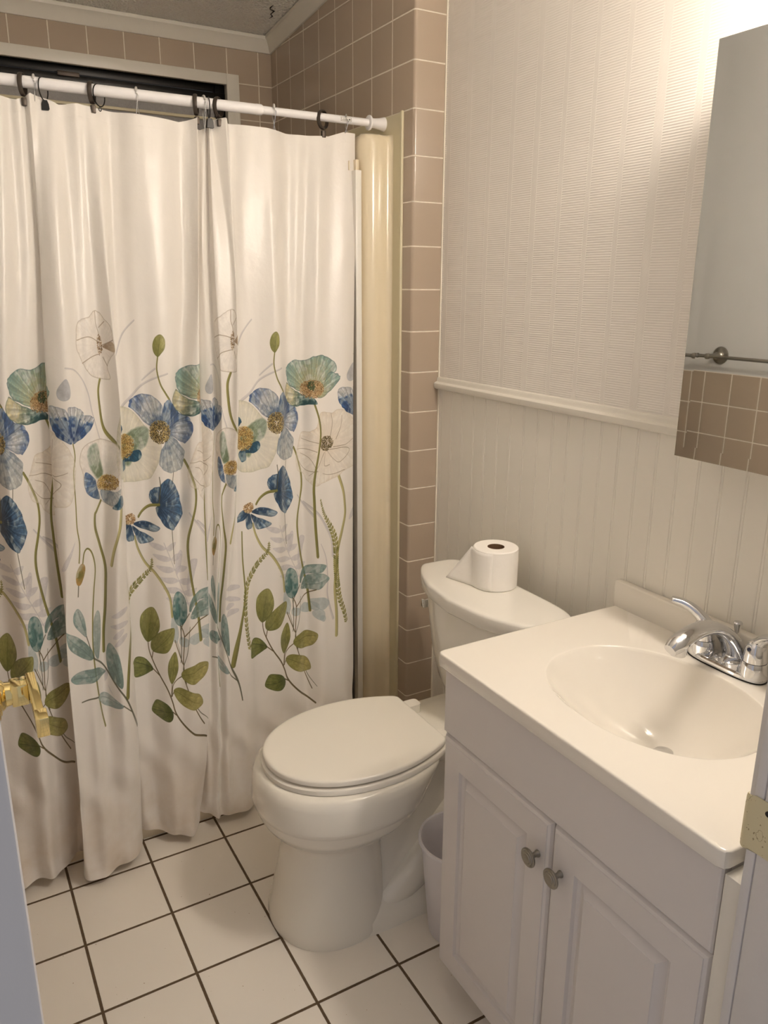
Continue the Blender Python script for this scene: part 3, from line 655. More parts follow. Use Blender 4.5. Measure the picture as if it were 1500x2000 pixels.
# rings and hooks, one object each
def ring_pts(r, cx, cz, n=32, yaw=0, a0=0, a1=360):
    out = []
    for i in range(n):
        t = math.radians(a0+(a1-a0)*i/(n if a1-a0 == 360 else n-1)); y = r*math.sin(t); z = r*math.cos(t)
        out.append((cx+y*math.sin(yaw), RY+y*math.cos(yaw), cz+z))
    return out
def bronze_ring(x, yaw, label, clipz=1.862):
    yaw += .25
    r = .0205; cz = RZ+RR-.0185
    t = empty('curtain_ring', (x, RY, cz), label, 'curtain ring', 'bronze curtain rings')
    bm = bmesh.new(); n = 40; R = []
    for i in range(n):
        a_ = 2*PI*i/n; ring = []
        for (dr, dx) in ((0, -.0052), (.0024, -.0044), (.0034, -.002), (.0034, .002), (.0024, .0044), (0, .0052), (-.0004, .003), (-.0004, -.003)):
            rr = r+dr; y = rr*math.sin(a_); z = rr*math.cos(a_)
            ring.append(bm.verts.new((x+dx*math.cos(yaw)+y*math.sin(yaw), RY+y*math.cos(yaw)-dx*math.sin(yaw), cz+z)))
        R.append(ring)
    for i in range(n):
        a_, b_ = R[i], R[(i+1) % n]
        for k in range(8): bm.faces.new((a_[k], a_[(k+1) % 8], b_[(k+1) % 8], b_[k]))
    obj('band', bm, MAT['bronze'], t)
    bm = bmesh.new(); tube(bm, [(x, RY, cz-r+.001), (x, RY-.002, clipz+.010)], .0012, 8)
    lathe(bm, [(.0030, -.0015), (.0030, .0015)], (x, RY-.002, clipz+.0105), 'x', 12)
    obj('eyelet', bm, MAT['bronze'], t)
    bm = bmesh.new(); box(bm, x-.0052, x+.0052, RY-.0085, RY+.0030, clipz-.014, clipz+.003, .0015)
    obj('clip', bm, MAT['bronze'], t)
def black_ring(x, yaw, label, clip=True, clipz=1.856):
    cz = RZ+RR-.0225
    t = empty('curtain_ring', (x, RY, cz), label, 'curtain ring', 'thin black curtain rings')
    obj('wire_ring', tube(bmesh.new(), ring_pts(.0230, x, cz, 40, yaw), .0013, 8, closed=True, upv=(1, .02, 0)), MAT['black'], t)
    bm = tube(bmesh.new(), [(x+q*.0028, RY, cz-.0285+w_*.0045) for q, w_ in [(math.cos(k*PI/5), math.sin(k*PI/5)) for k in range(10)]], .0009, 6, closed=True, upv=(0, 1, 0))
    obj('eyelet', bm, MAT['black'], t)
    if clip: 
        bm = bmesh.new(); rings = [[(x-w1, RY-.008, z), (x+w1, RY-.008, z), (x+w1, RY+.003, z), (x-w1, RY+.003, z)] for w1, z in ((.0085, clipz-.013), (.0075, clipz), (.0045, clipz+.008))]
        loft(bm, rings); obj('clip', bm, MAT['black'], t)
def wire_hook(x, yaw, label, zl=1.850, beads=False):
    t = empty('curtain_hook', (x, RY, RZ), label, 'curtain hook', 'clear and chrome double hooks')
    r = .0150; cz = RZ+RR-.0125
    pts = ring_pts(r, x, cz, 20, yaw, -95, 95)
    def side(s): return [(x+s*.001+math.sin(yaw)*s*.016*k, RY+s*.0150*(1-.75*k**1.5), cz-.002-(cz-zl)*k) for k in (0, .25, .5, .75, 1)]
    fr, bk = side(-1), side(1)
    bm = bmesh.new(); tube(bm, crom(list(reversed(fr))+pts[1:-1]+bk, 3), .00115, 8, upv=(1, .02, 0)); obj('wire', bm, MAT['chrome'], t)
    bm = bmesh.new()
    if beads:
        for k in range(5):
            aa = math.radians(-60+30*k); lathe(bm, [(.0001, -.0026), (.0018, -.0019), (.0026, 0), (.0018, .0019), (.0001, .0026)], (x+.0035*(k-2), RY+.0130*math.sin(aa), RZ+.0130*math.cos(aa)), 'z', 12)
        obj('bead_row', bm, MAT['chrome'], t)
    else:
        tube(bm, ring_pts(RR+.0028, x, RZ, 14, yaw, -70, 60), [.0018]+[.0028]*12+[.0018], 10, upv=(1, .02, 0)); obj('roller', bm, MAT['hookclear'], t)
bronze_ring(-1.006, .12, 'dark bronze curtain ring with clip, furthest left on the rod')
wire_hook(-.981, .25, 'clear topped wire hook just right of the leftmost bronze ring')
black_ring(-.964, .55, 'thin black ring with flared clip near the left end of the rod')
bronze_ring(-.862, .15, 'dark bronze clip ring touching the lone black ring without clip')
black_ring(-.846, .75, 'thin black ring with only a small eyelet, beside a bronze ring', False)
wire_hook(-.761, .35, 'clear topped wire hook standing alone over the white curtain middle')
bronze_ring(-.622, .15, 'dark bronze clip ring left of the gathered curtain fold')
wire_hook(-.602, .05, 'clear topped wire hook over the gathered curtain fold', 1.835)
black_ring(-.590, .2, 'thin black ring squeezed between two bronze rings at the gathered fold')
bronze_ring(-.566, .5, 'dark bronze clip ring right of the gathered curtain fold')
wire_hook(-.420, .3, 'clear topped wire hook on the narrower rod tube')
bronze_ring(-.284, .75, 'dark bronze clip ring alone near the right end of the rod')
wire_hook(-.214, .5, 'small beaded chrome hook over the printed label at the rod end', 1.862, True)

# ------------------------------------------------------------------ toilet
TY = -.430
toilet = empty('toilet', (-.45, TY, 0), 'white two-piece toilet with closed lid beside the shower curtain', 'toilet')
def egg(z, xf, xb, hw, nf=2.0, nb=3.2, split=.55, N=64, yc=TY):
    """plan outline: elliptical towards the front (-x), squarer at the back"""
    xc = xf+(xb-xf)*split; pts = []
    for i in range(N):
        t = 2*PI*i/N; c, s = math.cos(t), math.sin(t)
        if c < 0: e = 2/nf; x = xc-(xc-xf)*abs(c)**e; y = hw*math.copysign(abs(s)**e, s)
        else: e = 2/nb; x = xc+(xb-xc)*abs(c)**e; y = hw*math.copysign(abs(s)**e, s)
        pts.append((x, yc+y, z))
    return pts
bm = bmesh.new()
# foot running to the wall side
loft(bm, [egg(0, -.70, -.17, .143, 2.2, 5, .4), egg(.030, -.695, -.17, .140, 2.2, 5, .4), egg(.045, -.68, -.175, .128, 2.2, 5, .4), egg(.075, -.64, -.18, .105, 2.2, 4, .4), egg(.13, -.60, -.20, .082, 2.2, 3, .4), egg(.20, -.58, -.20, .070, 2.2, 3, .4), egg(.30, -.56, -.19, .080, 2.2, 3, .4), egg(.385, -.55, -.17, .105, 2.2, 4, .4)])
# trapway bulge running from the back down towards the front of the foot
for s in (-1, 1):
    tube(bm, crom([(-.20, TY+s*.040, .31), (-.25, TY+s*.058, .22), (-.33, TY+s*.070, .13), (-.42, TY+s*.080, .065), (-.50, TY+s*.080, .03)], 6), [.040+.010*math.sin(PI*k/24) for k in range(25)], 20)
# pedestal and bowl
ped = [(0, -.724, -.440, .143), (.012, -.726, -.440, .145), (.030, -.722, -.441, .143), (.07, -.712, -.446, .135), (.12, -.701, -.452, .126), (.18, -.691, -.456, .119), (.225, -.685, -.455, .115), (.245, -.690, -.44, .120),
       (.258, -.706, -.42, .138), (.272, -.722, -.40, .155), (.284, -.728, -.385, .162), (.290, -.736, -.38, .170), (.306, -.7435, -.36, .1785), (.322, -.7465, -.350, .1815), (.326, -.7475, -.348, .1830), (.329, -.7520, -.345, .1870), (.340, -.7525, -.342, .1880), (.360, -.751, -.33, .188), (.390, -.749, -.31, .188), (.408, -.742, -.30, .184), (.416, -.730, -.30, .175)]
loft(bm, [egg(z, a_, b_, h_, 2.15, 2.4, .5) for z, a_, b_, h_ in ped])
# rear deck that carries the tank
loft(bm, [egg(z, a_, -.035, h_, 2.6, 6, .5) for z, a_, h_ in ((.33, -.36, .075), (.36, -.40, .100), (.395, -.42, .118), (.410, -.42, .120), (.416, -.415, .114))])
body = obj('bowl', bm, MAT['porcelain'], toilet, smooth=60)
obj('bolt_cap', lathe(bmesh.new(), [(.013, 0), (.012, .006), (.007, .010)], (-.362, TY-.113, .0400), 'z', 20), simple('rusty_bolt', (.10, .05, .03), .7), toilet, label='rusty dark floor bolt')
# seat and lid
def seat_ring(z, xf, xb, hw, N=40):
    """closed outline: elliptical front, gently curved sides, straight back with tight corners"""
    xc = -.500; half = []
    for i in range(N+1):                                  # from the tip round to the widest point
        t = PI/2*i/N; half.append((xc-(xc-xf)*math.cos(t)**(2/2.12), hw*math.sin(t)**(2/2.12)))
    yb = hw*.745; xk = xb-.014
    for i in range(1, 13):
        x = xc+(xk-xc)*i/12; half.append((x, hw-(hw-yb)*((x-xc)/(xk-xc))**2))
    for k in (1, 2, 3, 4): 
        q = PI/2*k/4; half.append((xk+.014*math.sin(q), yb-.007*math.sin(q)-.009*(1-math.cos(q))))
    half.append((xb, yb*.45)); half.append((xb+.001, 0))
    full = half+[(x, -y) for x, y in reversed(half[1:-1])]
    return [(x, TY+y, z) for x, y in full]
bm = bmesh.new(); XB = -.325
loft(bm, [seat_ring(.4170, -.725, -.318, .167), seat_ring(.4182, -.7285, -.316, .170), seat_ring(.4285, -.7285, -.316, .170), seat_ring(.4312, -.725, -.318, .167), seat_ring(.4318, -.715, -.325, .158)])
obj('seat', bm, MAT['seat'], toilet, smooth=50)
bm = bmesh.new()
loft(bm, [seat_ring(.4368, -.712, -.326, .155), seat_ring(.4370, -.7215, -.320, .164), seat_ring(.4380, -.7240, -.318, .1660), seat_ring(.4465, -.7240, -.318, .1660), seat_ring(.4490, -.7225, -.3195, .1645), seat_ring(.4502, -.7185, -.322, .1605), seat_ring(.4505, -.714, -.326, .156), seat_ring(.4505, -.709, -.330, .151)])
obj('lid', bm, MAT['seat'], toilet, smooth=50)
for s in (-1, 1):
    obj('seat_bumper', B(-.655, -.625, TY+s*.105-.006, TY+s*.105+.006, .4315, .4372, .0005), MAT['seat'], toilet)
    bm = bmesh.new(); c_ = (-.300, TY+s*.078)
    loft(bm, [[(c_[0]+(.024)*px_, c_[1]+.017*py_, z) for px_, py_ in [(math.copysign(abs(math.cos(q))**.5, math.cos(q)), math.copysign(abs(math.sin(q))**.5, math.sin(q))) for q in [2*PI*k/24 for k in range(24)]]] for z in (.4155, .436, .4405)])
    obj('hinge_cap', bm, MAT['seat'], toilet, smooth=50)
# tank
TKY = -.456
def tank_ring(z, xb, xf, hw, bulge, N=72, n=5.5):
    xc = (xb+xf)/2; a_ = (xb-xf)/2; pts = []
    for i in range(N):
        t = 2*PI*i/N; c, s = math.cos(t), math.sin(t); x = math.copysign(abs(c)**(2/n), c); y = math.copysign(abs(s)**(2/n), s)
        X = xc+a_*x
        if x < 0: X += bulge*(y*y)*(-x)
        pts.append((X, TKY+hw*y, z))
    return pts
bm = bmesh.new()
loft(bm, [tank_ring(.4165, -0.085, -.16, .135, .03), tank_ring(.425, -0.080, -.185, .160, .04), tank_ring(.445, -0.075, -.205, .185, .055), tank_ring(.48, -0.071, -.220, .204, .060), tank_ring(.56, -0.069, -.236, .216, .062), tank_ring(.66, -0.068, -.246, .226, .066), tank_ring(.726, -0.068, -.250, .230, .066)])
obj('tank', bm, MAT['tankp'], toilet, smooth=50)
bm = bmesh.new()
loft(bm, [tank_ring(.7195, -.068, -.252, .226, .066), tank_ring(.7215, -.064, -.262, .2385, .068), tank_ring(.726, -.062, -.266, .2410, .070), tank_ring(.7525, -.062, -.267, .2415, .070), tank_ring(.7568, -.063, -.2658, .2402, .070), tank_ring(.7590, -.065, -.263, .2375, .070), tank_ring(.7602, -.069, -.258, .2325, .069), tank_ring(.7604, -.074, -.252, .2265, .067), tank_ring(.7604, -.080, -.245, .2195, .065)])
obj('tank_lid', bm, MAT['tankp'], toilet, smooth=50)
lv_ = obj('flush_handle', (lambda bm: [lathe(bm, [(.008, 0), (.0085, .006), (.006, .012)], (-.155, TKY+.2230, .643), 'y', 20)] and bm)(bmesh.new()), MAT['chrome'], toilet, label='small chrome flush lever')
bm = bmesh.new(); box(bm, -.180, -.148, TKY+.234, TKY+.250, .631, .655, .003); obj('paddle', bm, MAT['chrome'], lv_)

# toilet roll standing on the tank lid
RC = (-.112, -.436); RZ0 = .7606
roll = empty('toilet_roll', (RC[0], RC[1], RZ0), 'white toilet paper roll standing on the toilet tank lid', 'toilet paper')
bm = bmesh.new(); n = 64; h = .1
rings = [[(RC[0]+r*math.cos(2*PI*k/n), RC[1]+r*math.sin(2*PI*k/n), RZ0+z) for k in range(n)] for r, z in ((.021, .002), (.053, .0), (.0555, .002), (.0556, .03), (.0558, .07), (.0552, h-.002), (.053, h), (.021, h-.001))]
rings.append(rings[0]); loft(bm, rings, False, False); bmesh.ops.remove_doubles(bm, verts=bm.verts, dist=1e-6)
obj('paper', bm, MAT['paper'], roll, smooth=40)
bm = bmesh.new(); rings = [[(RC[0]+r*math.cos(2*PI*k/n), RC[1]+r*math.sin(2*PI*k/n), RZ0+z) for k in range(n)] for r, z in ((.0195, .002), (.0209, .002), (.0209, h-.0006), (.0195, h-.0006))]
rings.append(rings[0]); loft(bm, rings, False, False); bmesh.ops.remove_doubles(bm, verts=bm.verts, dist=1e-6); obj('core', bm, MAT['card'], roll, smooth=40)
bm = bmesh.new(); rings = []
for i in range(13):                      # i along the tail away from the roll
    t = i/12; ring = []
    for j in range(13):                  # j from the lid upwards
        v = j/12
        A0 = math.radians(226); R_ = .0566
        # free edge: from a crisp corner beside the roll's top down to the lid
        fx, fy = -.190+(-.1585+.190)*v, -.337+(-.3985+.337)*v
        wx, wy = RC[0]+R_*math.cos(A0), RC[1]+R_*math.sin(A0)
        x = wx+(fx-wx)*t; y = wy+(fy-wy)*t
        # stay outside the roll
        dx, dy = x-RC[0], y-RC[1]; rr = math.hypot(dx, dy)
        if rr < R_: x, y = RC[0]+dx/rr*R_, RC[1]+dy/rr*R_
        z = RZ0+.0012+v*.0955
        x -= .0022*math.sin(PI*t)*math.sin(PI*v)
        ring.append((x, y, z))
    rings.append(ring)
loft(bm, rings, False, False, closed=False)
tail = obj('loose_sheet', bm, MAT['paper'], roll, smooth=60)
md = tail.modifiers.new('thickness', 'SOLIDIFY'); md.thickness = .0006

# waste bin between toilet and vanity
bin_ = empty('waste_bin', (-.357, -.650, 0), 'round lilac-white plastic waste bin between the toilet and the vanity', 'waste bin')
BC = (-.343, -.646, .0008)
prof_ = [(.0001, .0), (.066, .0), (.069, .003), (.0905, .246), (.0965, .247), (.0975, .251), (.0960, .2545), (.0910, .2540), (.0880, .248), (.0665, .006), (.0001, .0055)]
obj('bin_body', lathe(bmesh.new(), prof_, BC, 'z', 56, False, False), MAT['bin'], bin_, smooth=50)

# ------------------------------------------------------------------ vanity
VX, VY0, VY1, VT = -.460, -.758, -1.385, .770
van = empty('vanity_cabinet', (-.23, -1.07, 0), 'white two-door vanity cabinet with raised panel doors', 'cabinet')
bm = bmesh.new()
box(bm, VX, -.003, VY0-.016, VY0, .062, VT, .0008); box(bm, VX, -.003, VY1, VY1+.016, 0, VT, .0008)
box(bm, -.40, -.003, VY0-.016, VY0, 0, .064)
box(bm, VX+.002, -.003, VY1+.016, VY0-.016, .078, .094); box(bm, -.012, -.003, VY1+.016, VY0-.016, .094, VT)
box(bm, VX, VX+.016, VY1+.016, VY0-.016, .600, VT); box(bm, VX, VX+.016, VY1+.016, VY0-.016, .078, .110)
box(bm, VX, VX+.016, -1.092, -1.068, .11, .60)
obj('carcass', bm, MAT['cab'], van)
obj('toe_kick', B(-.402, -.392, VY1+.001, VY0-.001, .0, .079), MAT['cab'], van)
def nested(bm, y0, y1, z0, z1, steps, xb):
    rings = [[(xb, y0, z0), (xb, y1, z0), (xb, y1, z1), (xb, y0, z1)]]
    for ins, x in steps: rings.append([(x, y0+ins, z0+ins), (x, y1-ins, z0+ins), (x, y1-ins, z1-ins), (x, y0+ins, z1-ins)])
    loft(bm, rings)
X0 = VX-.0005
dsteps = [(0, X0-.010), (.0035, X0-.0155), (.0085, X0-.0175), (.0090, X0-.0190), (.056, X0-.0190), (.0585, X0-.0125), (.0620, X0-.0100), (.0640, X0-.0092), (.0660, X0-.0096), (.0800, X0-.0186), (.0808, X0-.0198)]
def knob(y, z, parent, lab_):
    bm = lathe(bmesh.new(), [(.0065, 0), (.0060, -.003), (.0045, -.006), (.0045, -.015), (.0110, -.0178), (.0160, -.0194), (.0170, -.0210), (.0168, -.0228), (.0150, -.0240), (.0128, -.0238), (.0122, -.0250), (.0100, -.0256), (.0088, -.0252), (.0080, -.0262), (.0004, -.0268)], (X0-.0188, y, z), 'x', 40)
    return obj('knob', bm, MAT['nickel'], parent, label=lab_)
bm = bmesh.new(); nested(bm, -1.0765, VY0-.004, .078, .628, dsteps, X0)
d1 = obj('door', bm, MAT['cab'], van, smooth=12)
bm = bmesh.new(); nested(bm, VY1+.001, -1.0800, .078, .628, dsteps, X0)
d2 = obj('door', bm, MAT['cab'], van, smooth=12)
knob(-1.0505, .553, d1, 'round brushed nickel knob'); knob(-1.1065, .553, d2, 'round brushed nickel knob')
bm = bmesh.new(); nested(bm, VY1+.001, VY0-.001, .632, .769, [(0, X0-.0135), (.0025, X0-.0165), (.005, X0-.0172)], X0)
obj('false_front', bm, MAT['cab'], van, smooth=12)
obj('filler_strip', B(-.4790, -.4400, YS+.0012, VY1-.0030, 0, .764, .001), MAT['trim'], van)

# cultured marble top with integral basin
top = empty('sink', (-.245, -1.066, .770), 'cream marble sink top with oval basin resting on the white cabinet', 'sink')
CX0, CX1, CY0, CY1, CZ = -.4885, -.002, -1.392, -.7455, .800
N = 128
def ell(cx, cy, ax_, ay_, z, n=2.12):
    out = []
    for i in range(N):
        t = 2*PI*i/N; c, s = math.cos(t), math.sin(t)
        out.append((cx+ax_*math.copysign(abs(c)**(2/n), c), cy+ay_*math.copysign(abs(s)**(2/n), s), z))
    return out
bx, by = -.2580, -1.0680; AX, AY = .1550, .1990; dx_, dy_ = -.205, -1.062
def rrect(ins, z, r=.012):
    out = []; x0, x1, y0, y1 = CX0+ins, CX1, CY0+ins, CY1-ins
    cx, cy = bx, by
    for i in range(N):
        t = 2*PI*i/N; c, s = math.cos(t), math.sin(t)
        kx = ((x1-cx)/c if c > 1e-9 else (x0-cx)/c if c < -1e-9 else 1e9); ky = ((y1-cy)/s if s > 1e-9 else (y0-cy)/s if s < -1e-9 else 1e9)
        k = min(kx, ky); out.append([cx+k*c, cy+k*s, z])
    # snap nearest samples to the four corners
    for X_, Y_ in ((x0, y0), (x0, y1), (x1, y0), (x1, y1)):
        j = min(range(N), key=lambda q: (out[q][0]-X_)**2+(out[q][1]-Y_)**2)
        sx = 1 if X_ == x0 else -1; sy = 1 if Y_ == y0 else -1
        rr = r if X_ == x0 else .0005
        out[j][0], out[j][1] = X_+sx*rr*.29, Y_+sy*rr*.29
        for q, d in ((j-1, 0), ((j+1) % N, 0)):
            p = out[q]
            if abs(p[0]-X_) < abs(p[1]-Y_): p[0] = X_; p[1] = Y_+sy*rr*1.0
            else: p[1] = Y_; p[0] = X_+sx*rr*1.0
    return [tuple(p) for p in out]
rings = []
depth = .136
for r in (.10, .14, .2, .3, .4, .5, .6, .7, .8, .88, .93, .96, .98, 1.0):
    k = (1-r)**.85
    z = CZ-.0012-depth*(1-((r-.10)/.90)**1.75) if r > .1 else CZ-.0035-depth
    rings.append(ell(bx+(dx_-bx)*k, by+(dy_-by)*k, AX*r, AY*r, z))
for ins, z in ((1.006, CZ-.0003), (1.012, CZ), (1.03, CZ)): rings.append(ell(bx, by, AX*ins, AY*ins, z))
for ins, z in ((.016, CZ), (.0070, CZ), (.0036, CZ), (.0016, CZ-.0006), (.0004, CZ-.0020), (0, CZ-.0042), (0, CZ-.026), (.003, CZ-.030)): rings.append(rrect(ins, z))
rings.append(rrect(.022, CZ-.0302)); 
bm = bmesh.new(); loft(bm, rings, True, False)
obj('counter_slab', bm, MAT['counter'], top, smooth=40)
bm = bmesh.new(); box(bm, -.0230, -.0015, CY0+.002, -.7420, CZ-.004, .858, .0035, 3)
obj('backsplash', bm, MAT['counter'], top, smooth=40)
dz = CZ-.0040-depth
bm = lathe(bmesh.new(), [(.0001, .010), (.010, .0105), (.0165, .0085), (.0175, .0055), (.0150, .004), (.0155, .0015), (.0215, .0022), (.0235, .0006), (.0235, -.001)], (dx_, dy_, dz), 'z', 40, False, False)
obj('drain_stopper', bm, MAT['chrome'], top, smooth=40)

# faucet
FX, FY, FZ = -.058, -1.060, CZ+.0005
fau = empty('faucet', (FX, FY, FZ), 'chrome two-handle centerset faucet behind the oval sink', 'faucet')
def stad(ax_, ay_, z, cx=FX, cy=FY, n=2.6, N=48):
    return [(cx+ax_*math.copysign(abs(math.cos(2*PI*i/N))**(2/n), math.cos(2*PI*i/N)), cy+ay_*math.copysign(abs(math.sin(2*PI*i/N))**(2/3.2), math.sin(2*PI*i/N)), z) for i in range(N)]
bm = bmesh.new(); loft(bm, [stad(.0272, .0805, FZ), stad(.0272, .0805, FZ+.0022)]); obj('gasket', bm, MAT['black'], fau)
bm = bmesh.new(); loft(bm, [stad(.0265, .0797, FZ+.0022), stad(.0262, .0792, FZ+.008), stad(.0245, .077, FZ+.0125), stad(.018, .070, FZ+.0145)])
for s in (-1, 1): lathe(bm, [(.0245, .006), (.0243, .015), (.0226, .028), (.0209, .0345)], (FX, FY+s*.0550, FZ), 'z', 40)
lathe(bm, [(.027, .010), (.024, .016), (.014, .021), (.002, .022)], (FX+.004, FY, FZ), 'z', 40)
obj('base', bm, MAT['chrome'], fau, smooth=50)
bm = bmesh.new()
ctl = [(-.030, .803, .018, .030), (-.040, .830, .0165, .027), (-.058, .855, .0145, .0235), (-.084, .877, .0125, .0205), (-.115, .8905, .0120, .0185), (-.148, .8925, .0130, .0175), (-.180, .886, .0150, .0175), (-.203, .8765, .0150, .0165), (-.217, .8700, .0105, .0120)]
cc = crom([(x, z, h_, w_) for x, z, h_, w_ in ctl], 6)
tube(bm, [(x, FY, z) for x, z, h_, w_ in cc], [(w_, h_) for x, z, h_, w_ in cc], 32, upv=(0, .0001, 1))
obj('spout', bm, MAT['chrome'], fau, smooth=60)
bm = bmesh.new(); lathe(bm, [(.0130, -.0165), (.0142, -.014), (.0142, -.002), (.0155, .001), (.0150, .008)], (-.1945, FY, .8725), 'z', 36); obj('aerator', bm, MAT['chrome'], fau)
bm = bmesh.new(); rx_ = -.030; tube(bm, [(rx_, FY+.006, FZ+.004), (rx_, FY+.006, .866)], .0022, 10)
lathe(bm, [(.0040, .0600), (.0046, .062), (.0078, .075), (.0084, .078), (.0070, .0805), (.002, .0815)], (rx_, FY+.006, FZ), 'z', 28); obj('lift_rod', bm, MAT['chrome'], fau)
for s in (1, -1):
    cy = FY+s*.0550
    bm = lathe(bmesh.new(), [(.0206, .0352), (.0200, .042), (.0185, .054), (.0168, .063), (.0140, .0700), (.009, .0745), (.002, .0760)], (FX, cy, FZ), 'z', 40)
    pth = crom([(FX+.004, cy-s*.008, FZ+.054), (FX+.001, cy+s*.004, FZ+.070), (FX-.006, cy+s*.018, FZ+.0840), (FX-.015, cy+s*.034, FZ+.0940), (FX-.025, cy+s*.050, FZ+.0985), (FX-.030, cy+s*.057, FZ+.0985)], 6)
    m_ = len(pth); tube(bm, pth, [(.0155-.0062*math.sin(PI/2*min(1, k/m_*1.5)), .0130-.0062*min(1, k/m_*1.3)) for k in range(m_-3)]+[(.0090, .0066), (.0075, .0056), (.0034, .0026)], 20)
    hd = obj('handle', bm, MAT['chrome'], fau, smooth=60)
    obj('seam_ring', lathe(bmesh.new(), [(.0208, .0340), (.0208, .0354)], (FX, cy, FZ), 'z', 40), MAT['black'], hd)
    if s < 0:
        obj('temperature_dot', lathe(bmesh.new(), [(.0034, -.0150), (.0034, -.0192), (.0022, -.0198)], (FX, cy+.002, FZ+.0600), 'x', 20), simple('dark_blue_dot', (.01, .02, .06), .3), hd, label='small dark blue temperature dot')

# ------------------------------------------------------------------ mirror cabinet and its light
MX, MY0, MY1, MZ0, MZ1 = -.110, -1.345, -.9370, 1.1805, 1.8510
mir = empty('medicine_cabinet', (-.05, -1.14, MZ0), 'tall wall mirror above the faucet, showing a towel bar and tiles', 'mirror')
obj('cabinet_box', B(MX+.0085, -.002, MY0+.012, MY1-.012, MZ0+.010, MZ1-.010, .001), MAT['cab'], mir)
bm = bmesh.new()
def mr(ins, x): return [(x, MY0+ins, MZ0+ins), (x, MY1-ins, MZ0+ins), (x, MY1-ins, MZ1-ins), (x, MY0+ins, MZ1-ins)]
loft(bm, [mr(.001, MX+.0080), mr(0, MX+.0075), mr(0, MX-.0003), mr(.021, MX)])
mm = NT('mirror_silver'); mm.set((.80, .815, .81), .015, 1)
obj('mirror_door', bm, mm.m, mir, smooth=.2)
# bathroom light bar just above, out of the photograph
lit = empty('vanity_light', (-.02, -1.245, 2.01), 'wall light bar with three frosted globes above the mirror', 'wall light')
obj('backplate', B(-.028, -.001, -1.40, -1.09, 1.965, 2.055, .006), MAT['chrome'], lit)
em = NT('frosted_globe'); em.set((1, .95, .88), .4); em.b.inputs['Emission Color'].default_value = (*LAMP_COLOR, 1); em.b.inputs['Emission Strength'].default_value = LAMP_STRENGTH
for y in (-1.165, -1.265, -1.365):
    r = .045; pr = [(r*math.sin(PI*k/16), -r*math.cos(PI*k/16)) for k in range(1, 16)]
    g_ = obj('globe', lathe(bmesh.new(), pr, (-.185, y, 2.010), 'z', 24), em.m, lit, smooth=90)
    obj('socket', lathe(bmesh.new(), [(.020, -.143), (.024, -.115), (.014, -.028)], (0, y, 2.010), 'x', 24), MAT['chrome'], lit)

# towel bar on the opposite wall, seen in the mirror
tb = empty('towel_bar', (XW, -.26, 1.245), 'brushed nickel towel bar on the pale wall above the tile, seen in the mirror', 'towel bar')
bz = 1.246; xbx = XW+.066
bm = lathe(bmesh.new(), [(.0055, -.530), (.0080, -.528), (.0062, -.520), (.0058, .0), (.0060, .006), (.0085, .008), (.0070, .018), (.0095, .026), (.0092, .030)], (xbx, 0, bz), 'y', 24); obj('bar', bm, MAT['nickel'], tb)
for y in (-.035, -.490):
    bm = lathe(bmesh.new(), [(.0300, -.003), (.0310, .001), (.0290, .005), (.0240, .007), (.0220, .011), (.0150, .014), (.0100, .022), (.0080, .040), (.0085, .060), (.0105, .066), (.0100, .074), (.004, .078)], (XW, y, bz), 'x', 36); obj('post', bm, MAT['nickel'], tb)
# ------------------------------------------------------------------ shower curtain
def pchip(x, y, X):
    x = np.array(x, float); y = np.array(y, float); h = np.diff(x); d = np.diff(y)/h; m = np.zeros(len(x))
    for i in range(1, len(x)-1):
        if d[i-1]*d[i] > 0:
            w1 = 2*h[i]+h[i-1]; w2 = h[i]+2*h[i-1]; m[i] = (w1+w2)/(w1/d[i-1]+w2/d[i])
    m[0] = d[0]; m[-1] = d[-1]
    k = np.clip(np.searchsorted(x, X)-1, 0, len(x)-2); t = (X-x[k])/h[k]
    return (2*t**3-3*t**2+1)*y[k]+(t**3-2*t**2+t)*h[k]*m[k]+(-2*t**3+3*t**2)*y[k+1]+(t**3-t**2)*h[k]*m[k+1]
PER = 387.0; ZT = 2.0; PW, PH = 1080, 2860       # print: one repeat wide, 2 m high
GAIN = lambda c: 1-(1-c)*.86
canvas = np.ones((PH, PW, 3), np.float32)
rng = np.random.RandomState(5)
def to_px(pts):
    a = np.array(pts, float); return np.stack([a[:, 0]/PER*PW, (ZT-a[:, 1]/1000)/ZT*PH], 1)
def smooth_noise(h, w, s):
    gh, gw = int(h/s)+3, int(w/s)+3; g = rng.rand(gh, gw)
    y = np.arange(h)/s; x = np.arange(w)/s; iy = y.astype(int); ix = x.astype(int); fy = (y-iy)[:, None]; fx = (x-ix)[None]
    fy = fy*fy*(3-2*fy); fx = fx*fx*(3-2*fx)
    return (g[iy][:, ix]*(1-fy)*(1-fx)+g[iy+1][:, ix]*fy*(1-fx)+g[iy][:, ix+1]*(1-fy)*fx+g[iy+1][:, ix+1]*fy*fx)
def region(P, pad=4):
    x0, y0 = np.floor(P.min(0)-pad).astype(int); x1, y1 = np.ceil(P.max(0)+pad).astype(int)
    return x0, y0, x1, y1, np.arange(x0, x1)+.5, np.arange(y0, y1)+.5
def blend(x0, y0, col, alpha):
    h, w_ = alpha.shape; rows = np.clip(np.arange(y0, y0+h), 0, PH-1); cols = np.arange(x0, x0+w_) % PW
    ix = np.ix_(rows, cols); canvas[ix] = canvas[ix]*(1-alpha[..., None])+col*alpha[..., None]
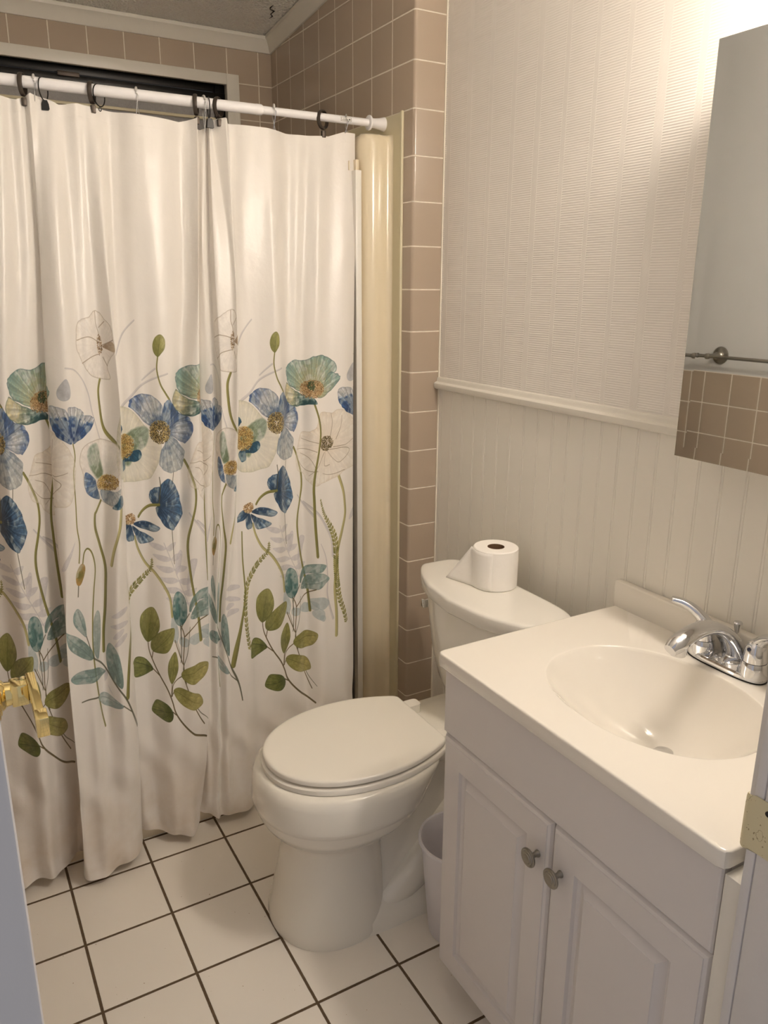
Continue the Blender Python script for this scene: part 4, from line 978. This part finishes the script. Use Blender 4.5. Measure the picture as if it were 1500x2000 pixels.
def poly_sdf(P, X, Y):
    inside = np.zeros(X.shape, bool); dist = np.full(X.shape, 1e9)
    n = len(P)
    for i in range(n):
        x1, y1 = P[i]; x2, y2 = P[(i+1) % n]
        c = ((y1 > Y) != (y2 > Y))
        if y2 != y1: inside ^= c & (X < (x2-x1)*(Y-y1)/(y2-y1)+x1)
        vx, vy = x2-x1, y2-y1; L = vx*vx+vy*vy+1e-9
        t = np.clip(((X-x1)*vx+(Y-y1)*vy)/L, 0, 1); dist = np.minimum(dist, (X-x1-t*vx)**2+(Y-y1-t*vy)**2)
    d = np.sqrt(dist); return np.where(inside, d, -d)
C_ = lambda *a: np.array(a, np.float32)
ST = {  # base colour near the base point, tip colour, rim colour, alpha, rim strength, streaks, ragged
 'gd': (C_(.66,.69,.74), C_(.72,.75,.80), C_(.5,.54,.6), .70, .5, 0, 0), 'gf': (C_(.80,.80,.84), C_(.84,.84,.88), C_(.72,.73,.8), .55, .3, 0, 0),
 'gt': (C_(.62,.71,.74), C_(.72,.79,.82), C_(.5,.6,.64), .55, .4, 0, 0), 'tan': (C_(.50,.48,.22), C_(.80,.62,.36), C_(.5,.42,.2), .95, .5, .2, 0),
 'teal': (C_(.42,.53,.51), C_(.54,.66,.66), C_(.28,.40,.40), .85, .6, .25, 0), 'tealP': (C_(.55,.64,.64), C_(.66,.74,.74), C_(.3,.42,.43), .80, .6, .2, 0),
 'tealD': (C_(.24,.42,.42), C_(.38,.55,.55), C_(.10,.26,.27), .92, .7, .3, 0),
 'ol': (C_(.46,.47,.22), C_(.60,.60,.34), C_(.28,.30,.10), .95, .6, .25, 0), 'olP': (C_(.55,.55,.28), C_(.72,.69,.44), C_(.33,.33,.12), .95, .6, .2, 0), 'olD': (C_(.32,.36,.15), C_(.50,.53,.27), C_(.13,.17,.05), .96, .7, .3, 0),
 'wc': (C_(.88,.80,.68), C_(.96,.95,.92), C_(.66,.58,.46), .60, .7, .25, 1.0), 'wg': (C_(.93,.92,.91), C_(.98,.97,.96), C_(.42,.36,.28), .85, .8, .15, .8), 'tanp': (C_(.5,.38,.26), C_(.72,.64,.52), C_(.4,.3,.2), .7, .5, .2, 0),
 'cream': (C_(.84,.85,.76), C_(.90,.89,.82), C_(.55,.58,.46), .75, .6, .25, 1.2), 'green': (C_(.36,.45,.32), C_(.60,.68,.62), C_(.3,.4,.36), .85, .2, .35, 1.0),
 'blueD': (C_(.08,.22,.33), C_(.14,.34,.46), C_(.04,.14,.24), .95, .4, .5, 1.2), 'blue': (C_(.24,.36,.52), C_(.34,.47,.66), C_(.12,.20,.36), .92, .5, .7, 1.2), 'blueV': (C_(.22,.32,.50), C_(.34,.45,.62), C_(.14,.22,.38), .95, .5, .7, 1.2),
 'bluegray': (C_(.42,.51,.62), C_(.72,.75,.77), C_(.34,.42,.52), .90, .7, .5, 1.2), 'bluehalf': (C_(.30,.41,.56), C_(.26,.38,.60), C_(.14,.22,.40), .93, .7, .6, 1.6),
 'tealF': (C_(.72,.72,.56), C_(.50,.64,.63), C_(.12,.26,.30), .93, .9, .5, 1.8), 'creamT': (C_(.13,.30,.32), C_(.74,.74,.60), C_(.10,.26,.28), .93, .95, .6, 1.8),
 'whiteblue': (C_(.10,.22,.44), C_(.24,.40,.62), C_(.12,.22,.40), .95, .6, .7, 1.2), 'slate': (C_(.12,.23,.36), C_(.27,.42,.58), C_(.05,.12,.22), .96, .6, .8, 1.4)}
def petal(style, pts, base):
    b, tip, rim, alpha, rs, streak, rag = ST[style]
    P = to_px(crom(pts, 6, closed=True))
    if rag:
        n = len(P); nz = np.interp(np.arange(n), np.arange(0, n+4, 2), rng.rand(len(np.arange(0, n+4, 2)))*2-1)
        c = P.mean(0); d = P-c; d /= np.linalg.norm(d, axis=1)[:, None]+1e-6; P = P+d*nz[:, None]*rag*1.6
    x0, y0, x1, y1, xs, ys = region(P); X, Y = np.meshgrid(xs, ys)
    s = poly_sdf(P, X, Y); cov = np.clip(s+.5, 0, 1)
    B_ = to_px([base])[0] if base else P.mean(0)
    r = np.hypot(X-B_[0], Y-B_[1]); rm = r[cov > 0].max()+1e-6; t = np.clip(r/rm, 0, 1)
    ang = np.arctan2(Y-B_[1], X-B_[0])
    nz = smooth_noise(*X.shape, 14)*.6+smooth_noise(*X.shape, 5)*.4
    ph = rng.rand(4)*6
    sk = np.sin(ang*31+ph[0]+nz*3)+.8*np.sin(ang*53+ph[1]+nz*4)+.5*np.sin(ang*97+ph[2])
    tt = np.clip(t+(nz-.5)*.5, 0, 1)[..., None]; tt = tt*tt*(3-2*tt)
    col = b*(1-tt)+tip*tt
    if style in ('bluehalf',):       # pale heart between blue base and blue rim
        k = np.clip(1-np.abs(t-.55)/.42+(nz-.5)*.8, 0, 1)[..., None]; col = col*(1-k*.92)+C_(.80,.82,.84)*k*.92
    if style == 'whiteblue':         # white upper third
        hy = np.clip((P[:, 1].min()+.36*(np.ptp(P[:, 1]))-Y)/14+(nz-.5)*2.4, 0, 1)[..., None]; col = col*(1-hy*.85)+C_(.86,.86,.86)*hy*.85
    if style == 'slate':
        k = np.clip(sk*.55-.55, 0, 1)[..., None]; col = col*(1-k*.6)+C_(.62,.68,.72)*k*.6
    if style == 'tealF':
        k = np.clip(sk*.4-.25, 0, 1)[..., None]; col = col*(1-k*.4)+C_(.88,.89,.80)*k*.4
    if style == 'creamT':
        k = np.clip(t*2.1-.5+(nz-.5)*.5, 0, 1)[..., None]; col = C_(.13,.30,.32)*(1-k)+C_(.80,.78,.64)*k
        k2 = np.clip((Y-(P[:, 1].max()-11))/9, 0, 1)[..., None]; col = col*(1-k2*.8)+C_(.14,.30,.30)*k2*.8
    # watercolour: pale washes and blotches
    wash = smooth_noise(*X.shape, 30)*.6+smooth_noise(*X.shape, 11)*.4; wk = np.clip((wash-.48)*3.0, 0, .55)[..., None]
    if style not in ('wc', 'wg', 'cream', 'g', 'gf', 'gt', 'gd', 'ol', 'olD', 'olP'): col = col*(1-wk)+C_(.84,.87,.87)*wk
    elif style.startswith('ol'): col = col*(1-wk*.35)+C_(.74,.72,.46)*wk*.35
    col = col*(1+streak*.15*sk[..., None]*(.4+.9*nz[..., None]))
    col = col*(.92+.16*nz[..., None])
    if base and style in ('ol', 'olP', 'olD', 'teal', 'tealP', 'tealD'):   # midrib
        far = P[np.argmax(np.hypot(P[:, 0]-B_[0], P[:, 1]-B_[1]))]; v = far-B_; L = np.hypot(*v); v = v/L
        dd = np.abs((X-B_[0])*v[1]-(Y-B_[1])*v[0]); al = (X-B_[0])*v[0]+(Y-B_[1])*v[1]
        k = (np.clip(1.6-dd, 0, 1)*(al < L*.9))[..., None]*.5; col = col*(1-k)+rim*k
        q = np.abs(((al-dd*1.1)/9) % 1-.5)*9; k = (np.clip(1.0-q, 0, 1))[..., None]*.16; col = col*(1-k)+rim*k
    rk = (np.exp(-np.clip(s, 0, 99)/1.5)*rs)[..., None]*(.6+.6*nz[..., None]); rk = np.clip(rk, 0, 1); col = col*(1-rk)+rim*rk
    a = alpha
    if style in ('wc', 'cream', 'wg'):
        a = alpha*(.55+.45*np.clip(1-s/26, 0, 1)+.25*(nz-.5))
    if style == 'green': a = alpha*np.clip(s/9+.1+(nz-.5)*.6, 0, 1)
    blend(x0, y0, np.clip(col, 0, 1), np.clip(cov*a, 0, 1))
SC_ = {'g': (C_(.74,.74,.78), .45), 'o': (C_(.55,.54,.28), .95), 'p': (C_(.73,.71,.47), .85), 'd': (C_(.36,.36,.28), .85), 'b': (C_(.40,.34,.20), .92), 'w': (C_(.52,.45,.36), .65)}
def stem(c, w0, w1, pts):
    kind = 'p' if c == 'po' else c
    col, al = SC_[kind]; k = PW/PER*.5*.95*{'w': .5, 'g': .7, 'd': .7, 'b': .75}.get(kind, 1)
    P = to_px(crom(pts, 6)); n = len(P); W_ = np.linspace(w0, w1, n)*k
    x0, y0, x1, y1, xs, ys = region(P, 12); X, Y = np.meshgrid(xs, ys); best = np.full(X.shape, -1e9); side = np.zeros(X.shape)
    for i in range(n-1):
        a, b = P[i], P[i+1]; vx, vy = b-a; L = vx*vx+vy*vy+1e-9
        t = np.clip(((X-a[0])*vx+(Y-a[1])*vy)/L, 0, 1); d = np.hypot(X-a[0]-t*vx, Y-a[1]-t*vy); w_ = W_[i]*(1-t)+W_[i+1]*t
        s = w_-d; sd = ((X-a[0])*vy-(Y-a[1])*vx)/math.sqrt(L)/(w_+.5)
        side = np.where(s > best, sd, side); best = np.maximum(best, s)
    cov = np.clip(best+.5, 0, 1); sh = np.clip(side, -1, 1)[..., None]
    cc = col*(1.08-.22*np.abs(sh+.35)); blend(x0, y0, np.clip(cc, 0, 1).astype(np.float32), cov*al)
def dots(cx, cy, pts, col):
    for (x, y, r) in pts:
        x0, y0 = int(cx+x-r-1), int(cy+y-r-1); n = int(2*r+4); X, Y = np.meshgrid(np.arange(x0, x0+n)+.5, np.arange(y0, y0+n)+.5)
        a = np.clip(r-np.hypot(X-cx-x, Y-cy-y)+.5, 0, 1); blend(x0, y0, col[rng.randint(len(col))]*(1 if n else 1), a*.9)
def stamen(style, c, ru, rz):
    p = to_px([c])[0]; rx = ru/PER*PW; ry = rz/1000/ZT*PH
    cols = {'star': [C_(.82,.70,.42), C_(.90,.82,.56), C_(.45,.32,.14), C_(.62,.48,.22)], 'starD': [C_(.74,.64,.36), C_(.28,.22,.10), C_(.20,.16,.10), C_(.84,.76,.50)],
            'starS': [C_(.30,.20,.10), C_(.45,.30,.14), C_(.72,.60,.36)], 'coral': [C_(.80,.66,.48), C_(.60,.44,.26), C_(.92,.84,.66), C_(.42,.30,.14)],
            'disc': [C_(.36,.30,.14), C_(.50,.42,.22), C_(.24,.20,.10)], 'pod': [C_(.20,.30,.16), C_(.28,.38,.22), C_(.14,.22,.12)]}[style]
    n = int(rx*ry/ (2.3 if style in ('disc', 'pod') else 2.6))
    th = rng.rand(n)*2*PI; rr = np.sqrt(rng.rand(n))
    if style in ('star', 'starD', 'coral'):
        for k in range(int(n*.6)):     # filaments
            a0 = rng.rand()*2*PI; r0, r1 = .25+.3*rng.rand(), .75+.3*rng.rand()
            L = 7
            dots(p[0], p[1], [(rx*math.cos(a0)*(r0+(r1-r0)*q/L), ry*math.sin(a0)*(r0+(r1-r0)*q/L), .75) for q in range(L)], [cols[rng.randint(len(cols))]])
    sz = (.9, 1.3) if style != 'starS' else (.7, 1.0)
    order = np.argsort(rr)
    dots(p[0], p[1], [(rx*rr[i]*math.cos(th[i]), ry*rr[i]*math.sin(th[i]), sz[0]+rng.rand()*sz[1]) for i in order], cols)
    if style in ('star', 'starD'):
        dots(p[0], p[1], [(rx*.28*rng.randn(), ry*.25*rng.randn(), 1.2) for i in range(40)], [C_(.35,.34,.14), C_(.46,.44,.2)])
def spike(pts):
    P = to_px(crom(pts, 10)); seg = np.hypot(*np.diff(P, axis=0).T); L = np.concatenate([[0], np.cumsum(seg)])
    stem('o', 1.5, 1.5, pts); k = 0
    for d in np.arange(5, L[-1], 8.6):
        i = min(np.searchsorted(L, d), len(P)-1); t = P[i]-P[i-1]; t = t/np.hypot(*t); nrm = np.array([-t[1], t[0]])
        ln = (6+8.0*min(1, d/L[-1]*3)*(1.25-.5*d/L[-1]))
        for s in (-1, 1):
            c = P[i]+nrm*s*(ln*.62)+t*(-2.5); X0, Y0 = int(c[0]-15), int(c[1]-15); X, Y = np.meshgrid(np.arange(X0, X0+30)+.5, np.arange(Y0, Y0+30)+.5)
            v = (nrm*s*1.0-t*.8); v /= np.hypot(*v); al = (X-c[0])*v[0]+(Y-c[1])*v[1]; dd = (X-c[0])*v[1]-(Y-c[1])*v[0]
            a = np.clip((1-np.hypot(al/(ln*.62), dd/(ln*.30)))*3, 0, 1); blend(X0, Y0, [C_(.55,.54,.28), C_(.46,.47,.22), C_(.66,.64,.38)][rng.randint(3)], a*.92)
for s_ in ART:
    if s_[0] == 'P': petal(s_[1], s_[2], s_[3])
    elif s_[0] == 'S': stem(s_[1], s_[2], s_[3], s_[4])
    elif s_[0] == 'T': stamen(s_[1], s_[2], s_[3], s_[4])
    else: spike(s_[1])
img = bpy.data.images.new('poppy_print', PW, PH, alpha=False, float_buffer=False)
buf = np.ones((PH, PW, 4), np.float32); buf[..., :3] = canvas[::-1]
img.pixels.foreach_set(buf.ravel()); img.update(); img.pack()
s = NT('poppy_print_fabric')
uv = s.n('ShaderNodeUVMap'); uv.uv_map = 'UVMap'
tx = s.n('ShaderNodeTexImage'); tx.image = img; tx.interpolation = 'Cubic'; s.l(uv.outputs[0], tx.inputs[0])
g, xyz = s.pos()
base = s.n('ShaderNodeMix', data_type='RGBA', blend_type='MULTIPLY'); base.inputs[0].default_value = 1
base.inputs[6].default_value = (.87, .835, .785, 1); s.l(tx.outputs[0], base.inputs[7])
# beige staining low on the cloth
st_ = s.math('MULTIPLY', s.math('MULTIPLY', s.math('SUBTRACT', .36, xyz[2]), 3.0, clamp=True), s.math('MULTIPLY', s.math('SUBTRACT', s.noise(7, 4, .6), .32), 2.2, clamp=True))
colr = s.mix(s.math('MULTIPLY', st_, .9), base.outputs[2], (.62, .50, .36))
s.set(colr, .31); s.b.inputs['Sheen Weight'].default_value = .25
s.b.inputs['Subsurface Weight'].default_value = 0
tl = s.n('ShaderNodeBsdfTranslucent'); s.l(colr, tl.inputs[0])
ms = s.n('ShaderNodeMixShader'); ms.inputs[0].default_value = .10
s.l(s.b.outputs[0], ms.inputs[1]); s.l(tl.outputs[0], ms.inputs[2]); s.l(ms.outputs[0], s.t.nodes['Material Output'].inputs[0])
wr = s.noise(16, 4, .55)
suv = s.n('ShaderNodeSeparateXYZ'); s.l(uv.outputs[0], suv.inputs[0])
ln = None
for v_, hw in ((.9215, .0007), (.588, .0005), (.402, .0005), (.232, .0004), (.0290, .0006)):      # stitching and packing creases
    q = s.math('LESS_THAN', s.math('ABSOLUTE', s.math('SUBTRACT', s.math('ADD', suv.outputs[1], s.math('MULTIPLY', s.noise(3, 1), .002)), v_)), hw)
    ln = q if ln is None else s.math('ADD', ln, q)
# narrow satin ripples running down the cloth
cv = s.n('ShaderNodeCombineXYZ'); s.l(s.math('MULTIPLY', suv.outputs[0], 13), cv.inputs[0]); s.l(s.math('MULTIPLY', suv.outputs[1], 2.2), cv.inputs[1])
rp = s.n('ShaderNodeTexNoise'); rp.inputs['Scale'].default_value = 1; rp.inputs['Detail'].default_value = .6; s.l(cv.outputs[0], rp.inputs['Vector'])
h_ = s.math('ADD', s.math('ADD', wr, s.math('MULTIPLY', rp.outputs[0], 2.6)), s.math('MULTIPLY', ln, .12))
s.bump(h_, .004, .6)
NU, NZ = 520, 150
uu = np.linspace(-385, CUR_U[-1], NU); zc_ = [r[0] for r in CUR_ROWS][::-1]
cx_ = np.array([pchip(CUR_U, [p[0] for p in r[1]], uu) for r in CUR_ROWS][::-1])/1000
cy_ = np.array([pchip(CUR_U, [p[1] for p in r[1]], uu) for r in CUR_ROWS][::-1])/1000
zz = np.linspace(.03, 1.866, NZ)
GX = np.array([pchip(zc_, cx_[:, i], zz) for i in range(NU)]).T; GY = np.array([pchip(zc_, cy_[:, i], zz) for i in range(NU)]).T
U2, Z2 = np.meshgrid(uu, zz)
fade = np.clip((1.86-Z2)/.5, 0, 1)
GY = GY+.0052*np.sin(U2/8.6+1.3*np.sin(Z2*1.9)+.8*np.sin(U2/31))*(.5+.5*fade)+.0030*np.sin(U2/15+Z2*1.3)
low = np.clip((.55-Z2)/.45, 0, 1)
GY = GY+low*.0055*np.sin(U2/13+np.sin(Z2*23)*1.2+Z2*31)
hem = np.interp(uu, [-480, -233, -170, -107, -60, 0, 40, 74, 130, 200, 235, 300, 390, 460, 560, 705], [.034, .032, .034, .030, .024, .022, .034, .044, .038, .028, .040, .046, .036, .030, .036, .040])
tp = np.interp(uu, [-480, -233, -180, -107, -69, -40, 0, 60, 130, 180, 210, 250, 300, 366, 400, 412, 437, 517, 560, 600, 650, 680, 705], [1.868, 1.864, 1.860, 1.874, 1.868, 1.858, 1.864, 1.858, 1.854, 1.850, 1.862, 1.85, 1.84, 1.850, 1.866, 1.868, 1.858, 1.856, 1.850, 1.850, 1.852, 1.866, 1.866])
Z3 = hem[None]+(Z2-.03)/(1.866-.03)*(tp-hem)[None]
GY = np.minimum(GY, np.where(Z3 < .14, .0275, np.where(Z3 < .25, .0275+(Z3-.14)*2, 9)))
V = np.stack([GX, GY, Z3], -1).reshape(-1, 3)
cur = bpy.data.meshes.new('curtain_cloth')
idx = np.arange(NU*NZ).reshape(NZ, NU); F = np.stack([idx[:-1, :-1], idx[:-1, 1:], idx[1:, 1:], idx[1:, :-1]], -1).reshape(-1, 4)
cur.from_pydata(V.tolist(), [], F.tolist())
ul = cur.uv_layers.new(name='UVMap')
uvv = np.stack([U2/PER, Z2/ZT], -1).reshape(-1, 2)[F.ravel()]; ul.data.foreach_set('uv', uvv.astype(np.float32).ravel())
cur.polygons.foreach_set('use_smooth', [True]*len(cur.polygons)); cur.materials.append(s.m)
co = bpy.data.objects.new('shower_curtain', cur); COL.objects.link(co)
tag(co, 'white satin shower curtain printed with blue, white and teal poppies', 'shower curtain')
# stitched header and hem bands of the same cloth
